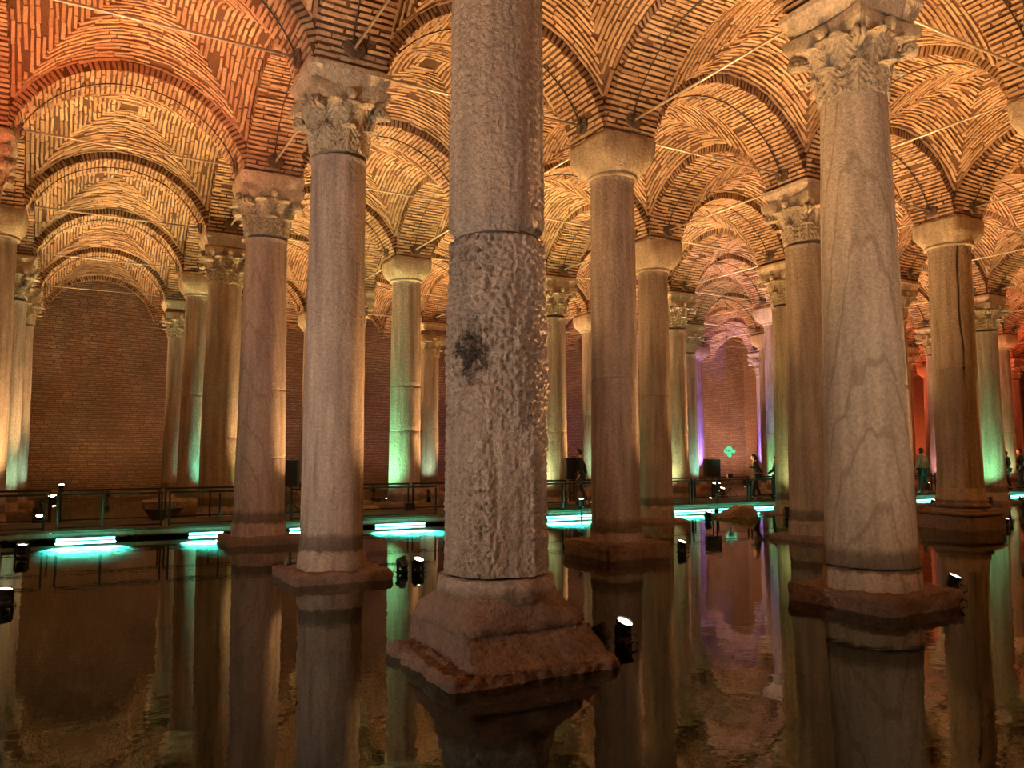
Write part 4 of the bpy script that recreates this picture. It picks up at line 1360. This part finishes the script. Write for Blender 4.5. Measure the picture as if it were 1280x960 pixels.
person((31.6, 12.7, DZ), VW + math.radians(70), 1.66, 'person in dark clothes cut by the picture edge', M['blackcloth'], M['darktrousers'], M['blackcloth'], DOWN_L, DOWN_R, .08)

# ================================================================== floodlights
m_ = MB(); m_.box((0, 0, .02), (.13, .13, .04)); m_.box((0, 0, .045), (.10, .10, .02)); FB = me_from('base', m_, M['black'])
m_ = MB(); m_.box((-.085, 0, .11), (.014, .045, .16)); m_.box((.085, 0, .11), (.014, .045, .16)); m_.box((0, 0, .055), (.17, .05, .016)); FY = me_from('yoke', m_, M['black'])
m_ = MB(); m_.lathe([(.03, -.10), (.058, -.09), (.06, -.05), (.066, -.045), (.066, -.03), (.062, -.025), (.074, .03), (.08, .05), (.078, .055), (.07, .05), (.066, .03)], 22, cap=False)
m_.lathe([(.0001, -.10), (.03, -.10)], 22, cap=False); FH = me_from('lamp_head', m_, M['black'])
m_ = MB(); m_.lathe([(.0001, .0), (.068, .0)], 22, (0, 0, .036), cap=False); FL = me_from('lens', m_, M['lens']); FLO = me_from('lens', m_, M['lens_off'])
m_ = MB(); m_.tube([(.0, .06, .12), (-.03, .12, .10), (-.06, .12, .04), (-.02, .07, .01)], .007, 6); FC = me_from('power_cord', m_, M['black'])

def floodlight(x, y, z, aim, watts, color, label=None, spread=120, on=True, post=0.0, group=None, sc=1.0, blend=.9):
    aim = Vector(aim).normalized()
    rz = math.atan2(aim.y, aim.x) - PI / 2
    r = empty('floodlight', (x, y, z), rz); r.scale = (sc,) * 3
    tag(r, label or 'small black floodlight standing unseen in the water, aimed up at the vault', 'floodlight', group or ('uplights behind the columns' if not label else 'floodlights standing in the water'))
    if post:
        m_ = MB(); m_.tube([(0, 0, -post / sc), (0, 0, .01)], .02, 8); m_.build('post', M['black'], r)
    link('base', FB, r); link('yoke', FY, r); link('power_cord', FC, r)
    h = link('lamp_head', FH, r, (0, 0, .17))
    tilt = math.acos(max(-1, min(1, aim.z)))
    h.rotation_euler = (-tilt, 0, 0)
    link('lens', FL if on else FLO, h)
    if watts:
        ld = bpy.data.lights.new('lamp_beam', 'SPOT'); ld.energy = watts; ld.color = color; ld.spot_size = math.radians(spread); ld.spot_blend = blend; ld.shadow_soft_size = .06
        lo = bpy.data.objects.new('lamp_beam', ld); COL.objects.link(lo); lo.parent = h; lo.location = (0, 0, .075); lo.rotation_euler = (PI, 0, 0)
    return r

# --- lamps the photograph shows
VIS = [
 (1.21, -.14, .0, (.12, -.45, 1), 1.0, ORANGE, 'lit floodlight right beside the pedestal of the massive pitted column', True),
 (.93, -.19, .0, (-.35, .5, 1), 0, ORANGE, 'unlit black floodlight paired with the lit one beside the massive pedestal', False),
 (1.20, 4.62, .0, (.10, -.40, 1), 1.0, ORANGE, 'lit floodlight at the slab of the smooth grey column', True),
 (1.00, 4.72, .0, (-.3, .6, 1), 0, ORANGE, 'unlit black floodlight paired with the lit one at the smooth grey column', False),
 (5.97, 4.53, .0, (.1, -.40, 1), 1.0, ORANGE, 'lit floodlight at the square block of the striated column', True),
 (-3.78, 9.02, .0, (.05, -.12, 1), .22, AMBER, 'lit floodlight on a yoke in the teal lit water before the walkway', True),
 (-3.73, 4.51, .0, (.1, -.15, 1), .35, RED, 'lit floodlight cut by the picture edge, below the walkway', True),
 (-3.95, 4.75, .0, (.12, .33, 1), 1.7, RED, 'floodlight turned away beside the one cut by the picture edge', True),
 (6.01, -.20, .05, (.1, -.40, 1), 1.0, ORANGE, 'lit floodlight behind the slab of the thick veined column', True),
 (10.89, 9.17, .0, (.1, -.40, 1), 1.0, ORANGE, 'lit floodlight between the pale boulder and the ochre three-drum column', True),
 (-3.70, 14.15, .08, (0, -.40, 1), .9, AMBER, 'lowest of the three lit floodlights behind the railing near the brown wall', True),
 (-3.58, 18.90, .28, (0, -.40, 1), .9, AMBER, 'middle of the three lit floodlights behind the railing near the brown wall', True),
 (-3.40, 23.6, .42, (0, -.40, 1), .8, AMBER, 'highest and smallest of the floodlights behind the railing near the brown wall', True),
 (8.11, 10.71, .28, (-.1, -.10, 1), .10, ORANGE, 'lit floodlight on a post in front of the walking man', True),
 (16.33, 14.30, .25, (0, -.40, 1), .5, (1, .45, .5), 'lit floodlight below the black speaker, nearer one', True),
 (17.2, 15.6, .35, (0, -.4, 1), .3, PURPLE, 'lit floodlight below the black speaker, farther one', True),
 (20.4, 9.35, .02, (0, -.40, 1), .8, (1, .4, .15), 'lit floodlight in the teal water at the feet of the man in the grey jumper', True),
 (17.6, 6.0, .0, (.1, -.40, 1), .6, ORANGE, 'lit floodlight at the moulded pedestal of the cracked column', True),
]
CONE = 96
for (x, y, z, aim, k, c, lb, on) in VIS:
    big = 1.0 if math.hypot(x - CAM[0], y - CAM[1]) < 14 else 1.15
    floodlight(x, y, z - (0 if z > .05 else .03), aim, VAULT_W * k, c, lb, 58 if c is RED else CONE, on, post=z + .24 if z > .05 else .2, sc=big, blend=1.0)

# --- the same lamps at the other columns, each just right of the column on its arch line
def vcolor(i, j):
    if i == 6 and 4 <= j <= 7: return AMBER, .9
    if i >= 4 and 3 <= j <= 5: return (1.0, .50, .34), .6
    if i >= 3 and j >= 7: return (1, .18, .07), .9
    if i >= 2 and j >= 6: return (1, .34, .12), .8
    if j <= 0 and i >= 2: return AMBER, .9
    return ORANGE, 1.0
DONE = {(0, 0), (1, 0), (1, 1), (2, -1), (1, -1), (0, 1), (2, 2), (2, 4), (3, -1), (4, -1), (5, -1)}
for i in range(-1, 7):
    for j in range(-2, 10):
        x, y = j * S + 1.17, i * S - (.30 if i < 6 else 2.1)  # last row has no columns: lamps added to brighten the end bay
        X, Y, D = project(np.array([x, y + 1, 7.5]))
        if (i, j) in DONE or D < -5 or X < -700 or X > 2100: continue
        col, k = vcolor(i, j)
        nm = SHORT.get((i, j))
        floodlight(x, y, -.02, (.05, -.36, 1), VAULT_W * k * (1.25 if i > 2 else 1), col, 'small floodlight in the water beside the ' + nm if nm else None, CONE, group='uplights beside the columns', blend=1.0, post=.22)

# --- coloured column lights at the foot of the columns
TINT = [
 ((3, 1), (-1.45, -.42), GREEN, 1100), ((4, 0), (.95, -1.0), (.2, 1, .62), 700), ((3, 2), (-1.0, -.50), LIME, 380), ((4, 3), (-.6, -1.1), (.5, 1, .6), 380),
 ((3, 3), (-1.0, -.50), LIME, 320), ((4, 4), (.2, -1.2), (.3, 1, .75), 300), ((2, 3), (-1.1, -.8), LIME, 200), ((3, 4), (-1.0, -.50), GREEN, 520),
 ((5, 5), (-.95, -1.0), PURPLE, 3600), ((5, 6), (-.95, -1.0), PURPLE, 4200), ((2, 5), (-1.2, -.6), GREEN, 520), ((3, 7), (-1.0, -.50), LIME, 420),
 ((3, 6), (-1.0, -.50), (1, .5, .5), 420), ((3, 0), (1.0, -.1), (.8, 1, .2), 220), ((5, 0), (.9, -.9), (.5, 1, .7), 160), ((4, -1), (.9, -.9), (.5, 1, .6), 260), ((5, -1), (.9, -.9), (.5, 1, .7), 200), ((4, 1), (.6, -1.1), (.6, 1, .7), 420), ((5, 2), (-.5, -1.2), (.6, 1, .7), 260),
]
for (i, j), (ox, oy), c, wt_ in TINT:
    nm = SHORT.get((i, j))
    floodlight(j * S + ox, i * S + oy, .02, (-ox * .32, -oy * .32, 1), wt_ * .8, c, 'small coloured floodlight at the foot of the ' + nm if nm else 'small coloured floodlight at the foot of a far tinted column', 58 if c is PURPLE else 84, False, post=.26, group='coloured column lights')
# --- unseen washers added to light the far wall
for x, c, wt_ in ((-2.0, AMBER, 190), (2.8, WARM, 150), (7.6, (.8, .5, .5), 130), (12, (.6, .3, .8), 90), (16.8, PURPLE, 90), (21.6, (.8, .4, .7), 130), (26.4, (1, .50, .50), 420), (30.6, (1, .56, .40), 1000), (40, RED, 700), (48, RED, 900)):
    floodlight(x, YF - 3.6, .12, (0, .75, 1), wt_, c, 'unseen small floodlight added in the water to light the far wall', 120, False, post=.36, group='added wall lights')
# --- unseen floods added behind and beside the camera to light the columns
for x, y, wt_, c, aim in ((-8.2, -1.9, 1900, WARM, (.86, .42, .26)), (-1.2, -8.6, 850, WARM, (.35, .85, .42)), (3.6, -6.4, 480, WARM, (.22, .85, .45)), (-6.6, .4, 800, WARM, (.66, .70, .34))):
    floodlight(x, y, .9, aim, wt_, c, 'unseen floodlight on a post, added near the camera to light the columns' if y < 0 else 'unseen floodlight on a post in the water, added to light the columns', 76, True, post=1.15, group='added front floodlights', sc=1.3)
